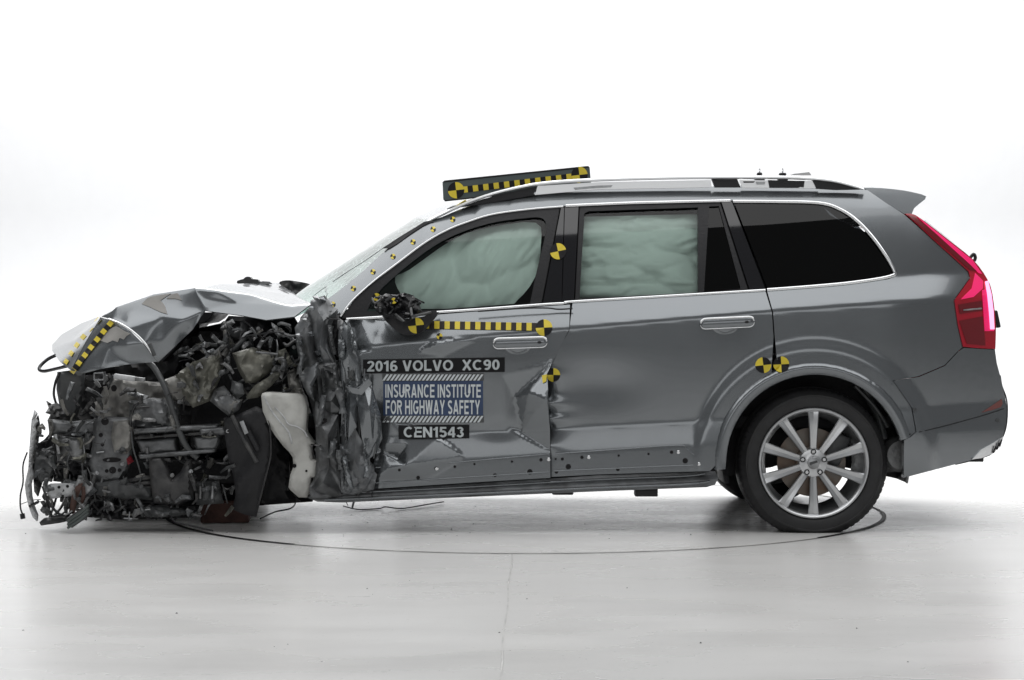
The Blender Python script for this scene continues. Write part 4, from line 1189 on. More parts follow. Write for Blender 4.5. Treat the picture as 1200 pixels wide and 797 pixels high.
# ---------------------------------------------------------------- crushed front end
rnd = random.Random(7)
def cr(name, poly, Y, m, amp=.02, s=14, seed=0, **k): return crumple(name, poly, Y, M[m], car, amp, s, seed, **k)
def hole(o, x, y, r, ry=None, m='mark_black', nm="bolt_hole"):
    f = surf(bvh_of(o), .2)
    return disc(nm, x, y, r, f, .003, M[m], o, 12, ry=ry)

# masses behind
cr("engine_block", [(100, 440), (180, 432), (222, 387), (262, 378), (268, 370), (300, 372), (345, 372), (362, 400), (372, 470), (376, 560), (366, 588), (310, 592), (250, 600), (180, 604), (120, 600), (70, 588), (72, 560), (64, 540), (62, 500), (70, 470), (72, 440)],
   .62, 'black', .10, 30, 1.1, step=7)
for (x, y, yy, sx, sy, sz, m) in ((170, 480, .95, .7, .5, .4, 'steel_dark'), (250, 500, 1.0, .5, .7, .5, 'black'), (120, 520, 1.2, .35, .6, .35, 'black'), (300, 480, 1.1, .5, 1.2, .5, 'black'), (200, 560, 1.1, .9, 1.2, .14, 'black')):
    boxm("engine_part", P(x, y, yy), (sx, sy, sz), M[m], car, (rnd.uniform(-8, 8), rnd.uniform(-8, 8), 0), .03)

cr("lock_panel", [(85, 427), (120, 426), (182, 416), (205, 398), (222, 388), (226, 400), (212, 430), (200, 446), (150, 450), (110, 450), (90, 446)], .45, 'black', .03, 16, 1.9)
# left: lamp housing and radiator frame
cr("headlamp_housing", [(67, 436), (82, 434), (99, 437), (98, 456), (93, 478), (88, 493), (76, 494), (70, 478), (66, 456)], .34, 'charcoal', .02, 22, 2.0, aniso=2)
cr("radiator_frame", [(98, 440), (132, 437), (128, 455), (117, 475), (108, 492), (90, 492), (95, 470)], .38, 'black', .02, 16, 2.9)
tube("lamp_rim", [(70, 436, .33), (65, 448, .32), (63, 462, .32), (66, 474, .33)], 1.6, M['black_gloss'], car)
tube("cable_loop", [(66, 416, .5), (56, 421, .5), (48, 428, .48), (46, 433, .46), (51, 435, .44), (62, 433, .42), (82, 428, .36)], 2.2, M['black_gloss'], car)
cr("broken_plastic", [(54, 470), (60, 474), (66, 472), (72, 478), (80, 482), (86, 492), (80, 500), (64, 498), (56, 492), (59, 486), (53, 484), (57, 478)], .22, 'black_dusty', .035, 9, 6.1)
cr("bumper_beam", [(56, 493), (62, 491), (84, 494), (112, 491), (116, 507), (100, 510), (74, 508), (58, 512)], .16, 'steel_dark', .012, 22, 7.0, tilt=(0, 0))
cr("bracket", [(64, 508), (70, 511), (98, 514), (100, 543), (86, 540), (68, 533)], .17, 'alu_dull', .012, 16, 7.9)
tube("bracket_edge", [(65, 509, .14), (67, 521, .14), (69, 532, .14)], 1.8, M['white_paint'], car)
tube("bracket_edge", [(98, 514, .13), (98.5, 524, .14), (100, 543, .13)], 1.2, M['alu'], car)

# front plate with slot
pl = cr("mounting_plate", [(110, 490), (128, 488), (160, 490), (158, 520), (150, 552), (138, 566), (112, 562), (104, 545), (108, 520)], .11, 'steel_dark', .012, 18, 8.8)
hole(pl, 131, 539, 11, 3, nm="slot"); hole(pl, 125, 552, 2.2); hole(pl, 132, 551, 4.2); hole(pl, 140, 551, 2.2); hole(pl, 118, 510, 2.5); hole(pl, 120, 521, 2.2); hole(pl, 123, 494, 4.5)
cr("crushed_canister", [(133, 494), (150, 492), (156, 502), (154, 525), (148, 532), (134, 530), (130, 512)], .07, 'steel_brown', .014, 14, 9.3)
tube("highlight_edge", [(113, 530.5, .08), (122, 529.5, .08)], 1.0, M['alu'], car)
cr("tag", [(148, 538), (153, 534), (156, 541), (150, 545)], .08, 'red_tag', .004, 6, 1)

# upper apron
ap = cr("inner_wing", [(118, 462), (124, 450), (132, 443), (160, 446), (200, 450), (212, 470), (205, 498), (168, 506), (150, 498), (110, 492), (112, 474)], .20, 'steel_brown', .030, 20, 10.5)
hole(ap, 125, 454, 3.4, 4); hole(ap, 133.5, 455, 3.4, 4); hole(ap, 125, 467, 1.4); hole(ap, 160, 478, 3.8)
cr("inner_wing", [(190, 446), (206, 440), (222, 428), (240, 418), (257, 413), (262, 428), (254, 452), (240, 466), (222, 476), (204, 470), (196, 458)], .16, 'steel_brown', .028, 17, 11.7)
cr("strut_tower", [(150, 470), (180, 466), (205, 470), (212, 490), (200, 506), (166, 506), (152, 494)], .12, 'steel_dark', .03, 11, 12.4)
cr("bright_crease", [(148, 459), (156, 458), (166, 462), (174, 464), (170, 468), (158, 465), (150, 463)], .12, 'alu', .01, 7, 2)
boxm("gas_strut", P(146, 442.5, .10), (.105, .03, .026), M['white_paint'], car, (0, 8, 0), .008)
boxm("gas_strut", P(163, 444.5, .10), (.06, .02, .02), M['alu_dull'], car, (0, 6, 0), .006)
bk = P(116, 441, .12)
for a in (((110.5, 437.5), (121.5, 437)), ((121.5, 437), (122, 445)), ((122, 445), (110.5, 445.5)), ((110.5, 445.5), (110.5, 437.5))):
    tube("buckle", [(a[0][0], a[0][1], .12), (a[1][0], a[1][1], .12)], 1.0, M['alu'], car)
tube("hose", [(173, 423, .16), (182, 433, .12), (190, 447, .08), (197, 464, .06), (203, 484, .05), (211, 508, .05), (221, 527, .06), (232, 537, .06)], 3.6, M['charcoal'], car, seg=12)
tube("hose", [(153, 500, .08), (153.5, 490, .06), (158, 476, .05), (165, 471, .06)], 1.6, M['black_gloss'], car)
tube("wire", [(154, 505, .07), (156, 525, .06), (162, 545, .05), (165, 560, .06), (160, 578, .07)], 1.0, M['charcoal'], car)

# long rails and lower cover
def beam(name, pts, Y, m, dep=.09):
    return sheet(name, pts, lambda x, y: Y + .004 * ridge(x, y, 30, 3, 0, .3), M[m], car, 2.5, dep, rd=.022, rw=4)
beam("frame_rail", [(156, 503), (200, 500), (256, 497), (256, 503), (200, 506), (157, 509)], .03, 'steel_dark')
beam("frame_rail", [(157, 512), (200, 509), (258, 505), (257, 508), (200, 512), (158, 515)], .05, 'black_dusty')
beam("battery_tray", [(160, 516), (206, 513), (208, 530), (186, 531), (178, 534), (166, 532)], .06, 'steel_dark')
beam("battery_tray", [(226, 512), (258, 509), (257, 520), (252, 528), (230, 528)], .05, 'steel_dark')
beam("tray_lip", [(162, 533), (218, 528), (252, 526), (252, 530), (218, 534), (164, 538)], .03, 'steel_dark', .04)
cr("splash_guard", [(174, 536), (188, 534), (196, 546), (202, 562), (212, 552), (218, 540), (224, 538), (226, 586), (206, 592), (180, 590), (176, 565)], .04, 'black_dusty', .010, 30, 14.1, step=4)
beam("pipe_bracket", [(234, 502), (262, 500), (266, 504), (264, 510), (234, 510)], .02, 'steel_dark', .05)
lathe("bolt", [(0, -.012), (.009, -.010), (.014, 0), (.016, .01)], M['white_paint'], car, 16, center=tuple(P(268, 505, .01)))
lathe("bolt_socket", [(0, -.013), (.006, -.0125), (.006, 0)], M['mark_black'], car, 10, center=tuple(P(268, 505, .01)))
cr("subframe", [(112, 566), (140, 563), (176, 572), (178, 586), (140, 584), (112, 580)], .06, 'charcoal', .02, 18, 15.1)
for k in range(4):
    y = 562 + 6 * k
    tube("ribbed_hose", [(140, y + 6, .12), (160, y, .08), (182, y - 2, .1), (200, y + 5, .14)], 3.0, M['black_dusty'], car)
for (x, w, m_) in ((235, 1.6, 'alu_dull'), (242, 4.5, 'charcoal'), (249, 2.0, 'alu')):
    tube("driveshaft_joint", [(x, 570, .06), (x, 577, .055), (x - .5, 584, .06)], w, M[m_], car)
cr("gearbox", [(228, 565), (256, 563), (262, 590), (230, 592)], .14, 'steel_dark', .03, 12, 17)

# perforated crash bar, hanging straps and clips
cb = cr("crash_bar", [(54, 570), (58, 567), (88, 566), (108, 564), (109, 580), (86, 581), (60, 585), (55, 579)], .07, 'white_paint', .006, 26, 16.2)
hole(cb, 69, 571, 1.8); hole(cb, 79, 570, 1.8)
tube("strap", [(94, 565, .05), (91, 574, .04), (87, 585, .05), (84, 602, .05)], 3.6, M['rust'], car, squash=.5)
tube("strap", [(97, 570, .05), (98, 580, .05), (95, 590, .06)], 2.4, M['rust'], car, squash=.5)
strip_poly = smooth_poly([(40, 481), (43, 485), (41, 490), (44, 494), (41, 500), (42, 506), (39, 520), (37.5, 535), (37, 548), (39, 556), (36, 568), (37, 582), (40, 594), (44, 604), (43, 611), (38, 606), (33, 592), (30, 578), (29, 568), (31, 558), (33, 550), (34, 530), (35.5, 510), (37, 492), (39, 486)], True, 1)
cr("bumper_skin", strip_poly, .10, 'white_paint', .012, 16, 18.8, step=3)
cr("bumper_skin", [(38, 500), (44, 487), (46, 498), (44, 520), (52, 515), (58, 508), (64, 520), (66, 545), (60, 565), (50, 562), (44, 582), (40, 576), (38, 548)], .16, 'black_dusty', .05, 11, 19.4, step=3)
tube("wire", [(32, 530, .08), (27, 545, .07), (27, 565, .08), (24, 580, .08), (24, 595, .08), (27, 604, .08)], 1.0, M['black'], car)
tube("connector", [(26, 602, .08), (27, 608, .08)], 3.0, M['black'], car)
cr("foglamp_bezel", [(42, 530), (56, 526), (66, 536), (62, 556), (48, 566), (40, 550)], .12, 'charcoal', .03, 9, 21)
cr("torn_foam", [(66, 540), (90, 542), (104, 548), (106, 562), (80, 566), (62, 564)], .18, 'black', .05, 8, 22)
for pts in ([(52, 575), (55, 590), (60, 602), (62, 608)], [(66, 583), (62, 596), (58, 606)], [(78, 582), (72, 594), (64, 604)], [(50, 570), (58, 590), (72, 604), (88, 606)], [(104, 580), (110, 592), (120, 602)], [(84, 590), (76, 600), (66, 606)]):
    tube("broken_rib", [(x, y, rnd.uniform(.06, .2)) for x, y in pts], rnd.uniform(1.0, 1.8), M['black_dusty'], car)
cr("undertray", [(46, 612), (52, 607), (64, 606), (84, 604), (92, 608), (70, 613), (48, 616)], .12, 'charcoal', .02, 9, 23)
cr("undertray", [(90, 588), (120, 584), (160, 588), (200, 592), (232, 594), (230, 606), (190, 608), (140, 609), (100, 606)], .18, 'black', .05, 11, 24, step=4)
cr("undertray", [(160, 596), (186, 592), (214, 597), (226, 602), (200, 606), (168, 606)], .06, 'charcoal', .02, 10, 25)
tube("bright_wire", [(145, 607.5, .05), (162, 608, .05)], .8, M['alu'], car)
tube("bright_wire", [(163, 600, .05), (168, 598, .05), (176, 597, .05)], .7, M['alu'], car)
tube("ground_cable", [(192, 603, .06), (200, 606, .02), (206, 612, .0), (222, 616, -.02), (250, 622, -.05)], 1.1, M['black'], car)

# middle: heat shields and brackets
cr("heat_shield", [(272, 414), (282, 411), (296, 407), (306, 410), (322, 414), (324, 428), (314, 438), (300, 449), (288, 449), (280, 436)], .06, 'olive', .034, 20, 26, tilt=(.1, 0), rd=.03)
cr("heat_shield", [(288, 465), (298, 452), (314, 442), (326, 432), (330, 438), (318, 452), (302, 466), (290, 468)], .03, 'olive', .028, 12, 27)
cr("crushed_intake", [(210, 436), (226, 424), (240, 420), (256, 416), (259, 440), (252, 456), (246, 470), (226, 478), (214, 462)], .08, 'olive', .05, 16, 28)
cr("bracket", [(252, 456), (262, 452), (270, 462), (284, 470), (280, 480), (268, 488), (258, 480), (246, 470)], .0, 'steel_dark', .02, 9, 29)
cr("bracket", [(272, 446), (284, 450), (286, 462), (278, 468), (270, 458)], .0, 'charcoal', .012, 8, 30)
cr("bracket", [(254, 474), (266, 470), (284, 468), (272, 486), (266, 480)], -.01, 'steel_brown', .010, 8, 31)
tube("coolant_pipe", [(263, 380, .30), (268, 386, .26), (276, 393, .24), (285, 388, .22), (287, 380, .24)], 5.0, M['charcoal'], car, seg=12)
tube("coolant_pipe", [(266, 380, .28), (266, 394, .24), (270, 404, .22), (262, 418, .2)], 4.5, M['steel_brown'], car, seg=12)
tube("coolant_pipe", [(284, 378, .24), (288, 394, .2), (280, 404, .18), (270, 412, .16)], 3.0, M['charcoal'], car, seg=10)
tube("hose", [(222, 412, .2), (240, 404, .18), (254, 405, .2)], 2.4, M['charcoal'], car)
tube("wire", [(286, 376, .2), (296, 384, .18), (304, 392, .2)], .9, M['charcoal'], car)
tube("wire", [(286, 394, .18), (304, 392, .16), (322, 389, .18)], 1.0, M['charcoal'], car)
cr("engine_cover", [(284, 396), (306, 394), (322, 398), (326, 412), (300, 408), (280, 408)], .25, 'black_dusty', .03, 12, 32)
cr("bracket", [(318, 378), (324, 382), (326, 388), (332, 392), (326, 396), (320, 388)], .08, 'alu', .01, 6, 33)
cr("bracket", [(324, 412), (334, 408), (340, 420), (340, 430), (332, 431), (326, 424)], .04, 'olive', .014, 7, 34)
cr("bracket", [(322, 430), (334, 432), (330, 444), (326, 440)], .02, 'alu_dull', .012, 6, 35)
cr("rail_end", [(336, 436), (346, 432), (352, 450), (358, 468), (364, 484), (356, 488), (348, 470), (338, 452)], .04, 'steel_brown', .012, 10, 36)

# washer bottle and liner strips
wbt = smooth_poly([(306, 464), (310, 460), (330, 460.5), (353, 462), (358, 470), (359.5, 482), (358, 506)], False, 3) + [(362, 512), (368, 520), (364, 523), (366, 538), (372, 539.5), (370, 559), (364, 560), (364, 574), (360, 583), (350, 583), (340, 574), (338, 571), (340, 557), (344, 546), (343, 536), (339, 530), (332, 523), (322, 510), (315, 499), (308, 482)]
bottle = crumple("washer_bottle", wbt, -.02, M['white_plastic'], car, .012, 24, 37, 0, 1.8, 3, (.25, 0), .10)
tag(bottle, "milky white torn plastic bottle")
fbt = surf(bvh_of(bottle), 0)
tube("bottle_seam", [(x, y, fbt(x, y) - .003) for x, y in ((322, 477), (332, 488), (338, 497), (348, 500), (356, 505), (360, 512))], .8, M['white_paint'], bottle)
tube("bottle_seam", [(x, y, fbt(x, y) - .003) for x, y in ((309, 464), (316, 478), (326, 492), (338, 506), (342, 520))], 1.0, M['white_paint'], bottle)
disc("bolt_hole", 359, 552, 1.4, fbt, .004, M['mark_black'], bottle); disc("bolt_hole", 345, 546, 2.4, fbt, .004, M['mark_black'], bottle)
cr("wheel_liner", [(262, 490), (278, 486), (300, 476), (312, 482), (318, 506), (318, 532), (312, 560), (304, 590), (300, 606), (286, 603), (272, 597), (276, 580), (274, 560), (268, 540), (264, 515)], .0, 'black', .03, 34, 38, ang=.3, aniso=2.2, step=4)
tube("liner_edge", [(309, 480, -.03), (315, 494, -.04), (317, 512, -.04), (317, 535, -.04), (311, 560, -.03), (303, 592, -.03)], .9, M['black_dusty'], car)
tube("rod", [(272, 487, -.05), (284, 512, -.06), (301, 542, -.06)], 2.4, M['black_dusty'], car, smooth_path=False)
tube("rod", [(290, 505, -.04), (302, 528, -.04)], 3.6, M['black'], car)
boxm("metal_tab", P(286, 501, -.06), (.02, .006, .065), M['alu'], car, (0, -22, 0), .003)
cr("wheel_cavity", [(310, 485), (324, 512), (338, 534), (340, 560), (338, 575), (352, 588), (330, 590), (306, 590), (316, 545), (318, 510)], .3, 'black', .02, 14, 39, step=5)

# door pillar and torn wing between wreck and door
cr("hinge_pillar", [(352, 372), (366, 356), (378, 352), (396, 364), (392, 378), (388, 400), (392, 424), (398, 440), (400, 470), (398, 520), (398, 570), (372, 586), (366, 560), (372, 520), (366, 480), (354, 440), (346, 400)], .10, 'steel_dark', .035, 15, 40, aniso=2.2)
cr("torn_wing", [(346, 384), (354, 372), (362, 366), (366, 380), (364, 400), (372, 418), (376, 440), (366, 446), (356, 430), (348, 410)], .03, 'paint_worn', .05, 16, 41, ang=.4, aniso=2.5, step=2.5)
cr("torn_wing", [(364, 352), (380, 346), (390, 356), (388, 372), (380, 392), (384, 412), (374, 418), (366, 396), (362, 372)], .02, 'paint_worn', .05, 16, 42, ang=.3, aniso=2.5, step=2.5)
cr("door_seal", [(392, 372), (398, 366), (399, 384), (396, 400), (398, 420), (393, 426), (387, 408), (386, 392)], .06, 'black', .01, 12, 43)
tube("door_seal_bead", [(390, 382, .04), (386, 396, .03), (388, 408, .03), (393, 424, .04)], 1.4, M['charcoal'], car)
tube("door_seal_bead", [(379, 396, .02), (384, 412, .01), (391, 424, .01)], 1.8, M['paint_worn'], car)
for i, poly in enumerate(([(368, 424), (396, 422), (398, 434), (384, 432), (372, 432)], [(350, 440), (362, 426), (374, 424), (372, 440), (366, 452), (368, 470), (360, 462)], [(372, 434), (396, 430), (398, 478), (388, 486), (376, 470)], [(370, 470), (384, 480), (398, 486), (396, 516), (372, 514), (368, 492)],
                          [(371, 512), (396, 512), (398, 524), (373, 522)], [(372, 522), (396, 523), (398, 560), (402, 580), (384, 586), (364, 585), (362, 572), (370, 556)])):
    cr("pillar_panel", poly, (.02, .0, .05, .02, -.01, .0)[i], ('steel_dark', 'paint_worn', 'charcoal', 'steel_dark', 'steel_dark', 'steel_dark')[i], (.03, .05, .05, .045, .012, .04)[i], (14, 16, 18, 16, 14, 20)[i], 44 + i, aniso=2.5, ang=.2, step=2.6)
hole(bpy.data.objects["pillar_panel.003"], 380, 494, 5, 4); hole(bpy.data.objects["pillar_panel.004"], 384, 517, 2.4)
def folds(poly, Y, m, amp, s, seed, ang, an): return cr("crumpled_door_edge", poly, Y, m, amp, s, seed, ang=ang, aniso=an, step=2.6)
folds([(397, 384), (402, 380), (408, 392), (414, 404), (418, 424), (416, 450), (420, 480), (428, 520), (436, 560), (430, 574), (404, 578), (400, 540), (400, 480), (399, 440), (396, 410)], -.015, 'paint_worn', .05, 15, 60, .08, 6)
folds([(404, 376), (408, 374), (414, 390), (422, 420), (424, 450), (418, 462), (412, 440), (410, 410)], -.03, 'paint', .035, 13, 61, .15, 5)
folds([(412, 452), (424, 446), (430, 440), (436, 456), (444, 486), (446, 512), (438, 528), (430, 540), (424, 520), (420, 490)], -.03, 'paint', .05, 24, 62, .2, 3)
folds([(398, 520), (410, 528), (424, 530), (438, 546), (440, 566), (424, 576), (402, 580)], -.03, 'paint_worn', .04, 11, 63, .5, 2)
folds([(416, 470), (424, 450), (434, 452), (424, 456)], -.045, 'paint', .008, 6, 64, 0, 1)
tube("torn_edge", [(408, 452, -.05), (416, 456, -.055), (424, 452, -.055), (430, 446, -.05)], 1.2, M['paint'], car)
for i in range(7):
    x = 399 + i * 5.5
    tube("torn_edge", [(x + rnd.uniform(-2, 2), 392 + i * 8, -.035), (x + rnd.uniform(0, 5), 440 + i * 6, -.05 + rnd.uniform(-.01, .02)), (x + 4 + rnd.uniform(-2, 4), 490 + i * 4, -.045), (x + 6, 530 + rnd.uniform(0, 20), -.03)], rnd.uniform(.5, 1.1), M[rnd.choice(['paint', 'paint_worn', 'charcoal'])], car)
cr("hinge", [(396, 372), (402, 376), (404, 386), (400, 392), (395, 384)], -.02, 'alu', .012, 6, 66)
for (x, y) in ((378, 352), (366, 362), (358, 376), (352, 402), (358, 408), (372, 414), (374, 422), (364, 392), (350, 394), (370, 350)):
    p = [(x + rnd.uniform(-6, 6), y + rnd.uniform(-5, 5)) for _ in range(3)]
    cr("bright_shard", [(x - 4, y - 2), (x + 1, y - 4), (x + 5, y + 1), (x, y + 3)], -.01 - rnd.uniform(0, .03), rnd.choice(['alu', 'paint', 'paint']), .010, 8, rnd.uniform(0, 90))

# small torn bits all through the wreck
zones = [((112, 448, 215, 505), 14), ((205, 420, 262, 480), 12), ((262, 380, 345, 450), 28), ((100, 505, 160, 570), 12), ((160, 540, 262, 600), 19), ((44, 500, 110, 604), 41), ((340, 370, 400, 580), 38), ((320, 420, 372, 460), 16), ((396, 540, 440, 578), 19), ((100, 580, 230, 608), 28)]
for (x0, y0, x1, y1), n in zones:
    for _ in range(n):
        x, y = rnd.uniform(x0, x1), rnd.uniform(y0, y1)
        Y = rnd.uniform(-.02, .16)
        if 302 < x < 374 and 455 < y < 588: continue
        kind = rnd.random()
        a = rnd.choice([0.1, 1.3, 1.6, 2.6, 2.9, rnd.uniform(0, 3.1)])
        if kind < .42:
            L, w = rnd.uniform(8, 20), rnd.uniform(1.5, 4)
            c_, s_ = math.cos(a), math.sin(a)
            bend = rnd.uniform(-4, 4)
            poly = [(x - L / 2 * c_ - w * s_, y - L / 2 * s_ + w * c_), (x + bend * s_ - w * s_, y - bend * c_ + w * c_), (x + L / 2 * c_ - w * .5 * s_, y + L / 2 * s_ + w * .5 * c_),
                    (x + L / 2 * c_ + w * s_ * .6, y + L / 2 * s_ - w * c_ * .6), (x + bend * s_ + w * s_, y - bend * c_ - w * c_), (x - L / 2 * c_ + w * s_ * .7, y - L / 2 * s_ - w * c_ * .7)]
            if max(q[1] for q in poly) > 612: continue
            cr("metal_fragment", poly, Y, rnd.choice(['steel_dark', 'steel_dark', 'steel_brown', 'charcoal', 'charcoal', 'black_dusty', 'paint_worn', 'alu_dull']), .012, 9, rnd.uniform(0, 99), step=2.4, rd=.012, rw=2.5)
        elif kind < .92:
            L = rnd.uniform(8, 26)
            tube("wire", [(x, y, Y), (x + L * .5 * math.cos(a) + rnd.uniform(-4, 4), min(609, y + L * .5 * math.sin(a) + rnd.uniform(-4, 4)), Y - .02), (x + L * math.cos(a), min(608, y + L * math.sin(a)), Y)], rnd.choice([.5, .6, .8, 1.0, 1.4, 2.0]), M[rnd.choice(['black_gloss', 'charcoal', 'black_dusty', 'steel_dark', 'black'])], car, seg=6, n=4)
        else:
            lathe("bolt", [(0, -.012), (.005, -.012), (.007, -.006), (.010, -.005), (.010, .004)], M[rnd.choice(['alu', 'alu_dull', 'steel_dark'])], car, 8, center=tuple(P(x, y, Y - .02)))

for _ in range(14):
    x, y = rnd.uniform(346, 402), rnd.uniform(380, 560)
    if x < 378 and y > 445: continue
    L, w, lean, yy_ = rnd.uniform(14, 44), rnd.uniform(2.0, 5.0), rnd.uniform(-.25, .45), rnd.uniform(-.06, .01)
    poly = [(x + lean * L * t + w * sg * rnd.uniform(.5, 1.1), y + L * t) for sg, ts in ((-1, (0, .35, .7, 1)), (1, (1, .65, .3, 0))) for t in ts]
    if max(q[1] for q in poly) > 580: continue
    cr("torn_strip", poly, yy_, rnd.choice(['paint', 'paint_worn', 'paint_worn', 'steel_dark', 'charcoal', 'steel_dark']), .03, 12, rnd.uniform(0, 99), ang=lean, aniso=3, step=2.4, rd=.014, rw=2.5)
for _ in range(9):
    y = rnd.uniform(392, 545)
    x = rnd.uniform(395, 404 + (y - 380) * .20)
    L, w, lean = rnd.uniform(18, 46), rnd.uniform(2.0, 5.0), rnd.uniform(.0, .35)
    poly = [(x + lean * L * t + w * sg * rnd.uniform(.4, 1.2), y + L * t) for sg, ts in ((-1, (0, .35, .7, 1)), (1, (1, .65, .3, 0))) for t in ts]
    if max(q[1] for q in poly) > 578: continue
    cr("torn_strip", poly, rnd.uniform(-.075, -.04), rnd.choice(['paint', 'paint_worn', 'paint_worn', 'paint', 'charcoal']), .03, 12, rnd.uniform(0, 99), ang=lean, aniso=3, step=2.4, rd=.014, rw=2.5)
# broad bent plates: pillar foot, wing skin and the door's torn front skin
def plate(name, V, F, m, amp=.010, sc=9, seed=0): return patch(name, V, F, M[m], car, 5, amp, sc, seed, .004, 40, 0)
plate("bent_plate", [(372, 352, .05), (396, 362, .03), (389, 380, .05), (384, 400, .03), (392, 425, .03), (378, 430, .04), (366, 405, .05), (360, 372, .05), (379, 376, -.035), (375, 404, -.03)],
      [[0, 1, 8], [1, 2, 8], [2, 3, 9, 8], [3, 4, 9], [4, 5, 9], [5, 6, 9], [6, 7, 8, 9], [7, 0, 8]], 'paint_worn', .008, 9, 1)
plate("bent_plate", [(345, 384, .05), (358, 366, .04), (366, 384, .02), (370, 408, .03), (376, 428, .01), (364, 446, .02), (354, 430, .04), (349, 408, .06), (358, 396, -.05), (364, 422, -.05)],
      [[0, 1, 8], [1, 2, 8], [2, 3, 9, 8], [3, 4, 9], [4, 5, 9], [5, 6, 9], [6, 7, 8, 9], [7, 0, 8]], 'steel_dark', .010, 9, 2)
plate("hinge_panel", [(370, 428, .0), (398, 424, .02), (400, 452, .04), (398, 480, .0), (388, 492, .02), (374, 470, .02), (384, 450, .06), (388, 470, -.035)],
      [[0, 1, 6], [1, 2, 6], [2, 3, 7, 6], [3, 4, 7], [4, 5, 7], [5, 0, 6, 7]], 'steel_dark', .006, 7, 3)
plate("hinge_panel", [(370, 488, .0), (396, 486, -.01), (399, 520, .02), (400, 562, .0), (402, 582, .02), (380, 586, .03), (364, 580, .03), (370, 545, .02), (384, 510, -.055), (386, 548, -.03), (378, 566, -.06)],
      [[0, 1, 8], [1, 2, 8], [2, 3, 9, 8], [3, 4, 9], [4, 5, 10, 9], [5, 6, 10], [6, 7, 10], [7, 8, 9, 10], [7, 0, 8]], 'steel_dark', .014, 12, 4)
plate("torn_door_skin", [(398, 382, -.02), (407, 375, -.03), (414, 398, -.04), (421, 428, -.03), (422, 470, -.03), (418, 500, -.05), (408, 520, -.03), (401, 480, -.02), (399, 430, -.03), (407, 410, -.085), (411, 445, -.055), (410, 480, -.095)],
      [[0, 1, 9], [1, 2, 9], [2, 3, 10, 9], [3, 4, 10], [4, 11, 10], [4, 5, 11], [5, 6, 11], [6, 7, 11], [7, 8, 10, 11], [8, 9, 10], [8, 0, 9]], 'paint', .012, 10, 5)
plate("torn_door_skin", [(424, 442, -.03), (436, 452, -.03), (446, 486, -.02), (448, 514, -.01), (440, 532, -.03), (430, 540, -.04), (424, 512, -.06), (419, 474, -.05), (433, 480, -.105), (436, 512, -.07)],
      [[0, 1, 8], [1, 2, 8], [2, 3, 9, 8], [3, 4, 9], [4, 5, 9], [5, 6, 9], [6, 7, 8, 9], [7, 0, 8]], 'paint', .008, 7, 6)
plate("torn_door_skin", [(402, 522, -.02), (416, 502, -.05), (426, 520, -.05), (432, 545, -.04), (442, 556, -.02), (438, 574, -.01), (414, 580, -.01), (400, 578, .0), (416, 540, -.085), (424, 562, -.07)],
      [[0, 1, 8], [1, 2, 8], [2, 3, 8], [3, 4, 9, 8], [4, 5, 9], [5, 6, 9], [6, 7, 9], [7, 0, 8, 9]], 'paint_worn', .014, 12, 7)
plate("torn_flap", [(404, 452, -.06), (420, 456, -.08), (432, 444, -.09), (436, 449, -.08), (424, 463, -.075), (408, 460, -.06)], [[0, 1, 4, 5], [1, 2, 3, 4]], 'paint', .004, 9, 8)
# fine tangle in the gaps
for (x0, y0, x1, y1), n in [((205, 386, 345, 470), 70), ((60, 440, 130, 500), 22), ((155, 495, 262, 545), 22), ((225, 535, 275, 600), 22), ((90, 575, 235, 608), 46), ((44, 500, 110, 600), 30), ((318, 420, 348, 460), 14), ((346, 372, 400, 582), 16)]:
    for _ in range(n):
        x, y = rnd.uniform(x0, x1), rnd.uniform(y0, y1)
        if y < 388 + (262 - x) * .35 and x < 262: continue
        a, L, w = rnd.uniform(0, 3.14), rnd.uniform(4, 11), rnd.uniform(.8, 2.6)
        c_, s_ = math.cos(a), math.sin(a)
        b_ = rnd.uniform(-3, 3)
        poly = [(x - L * c_ - w * s_, y - L * s_ + w * c_), (x + b_ * s_ - w * s_, y - b_ * c_ + w * c_), (x + L * c_ - w * .4 * s_, y + L * s_ + w * .4 * c_), (x + L * c_ + w * s_ * .6, y + L * s_ - w * c_ * .6), (x + b_ * s_ + w * s_ * .8, y - b_ * c_ - w * c_ * .8), (x - L * c_ + w * s_, y - L * s_ - w * c_)]
        if max(q[1] for q in poly) > 611: continue
        cr("metal_shred", poly, rnd.uniform(.0, .22), rnd.choice(['steel_dark', 'steel_dark', 'steel_brown', 'charcoal', 'paint_worn', 'alu_dull', 'black_dusty', 'olive']), .016, 7, rnd.uniform(0, 99), step=2.8, rd=.012, rw=2, tilt=(rnd.uniform(-1, 1), rnd.uniform(-.2, 1.2)))
# --- smashed mirror
mir = sheet("mirror_shell", smooth_poly([(448, 370), (468, 374), (496, 371), (514, 365.5), (506, 377), (496, 388), (484, 393), (472, 392), (459, 383)], True, 2), lambda x, y: -.02 - .05 * (1 - ((x - 480) / 36) ** 2) + .03 * ridge(x, y, 30, 4), M['black'], car, 3, .06)
mY = surf(bvh_of(mir), -.05)
target("target_sticker", 487.5, 381.5, 9.3, mY, mir, off=.005, rot=.1)
cr("mirror_body", [(437, 352), (446, 348), (452, 344), (462, 346), (474, 343), (484, 346), (490, 354), (494, 364), (488, 372), (470, 374), (450, 372), (440, 364)], -.06, 'black', .05, 9, 70, step=2.6)
for _ in range(16):
    x, y = rnd.uniform(440, 490), rnd.uniform(346, 372)
    tube("mirror_bracket", [(x, y, -.10), (x + rnd.uniform(-8, 8), y + rnd.uniform(-5, 5), -.13), (x + rnd.uniform(-10, 10), y + rnd.uniform(-6, 6), -.1)], rnd.uniform(.7, 1.8), M[rnd.choice(['black_gloss', 'black', 'charcoal'])], mir, seg=6, n=3)
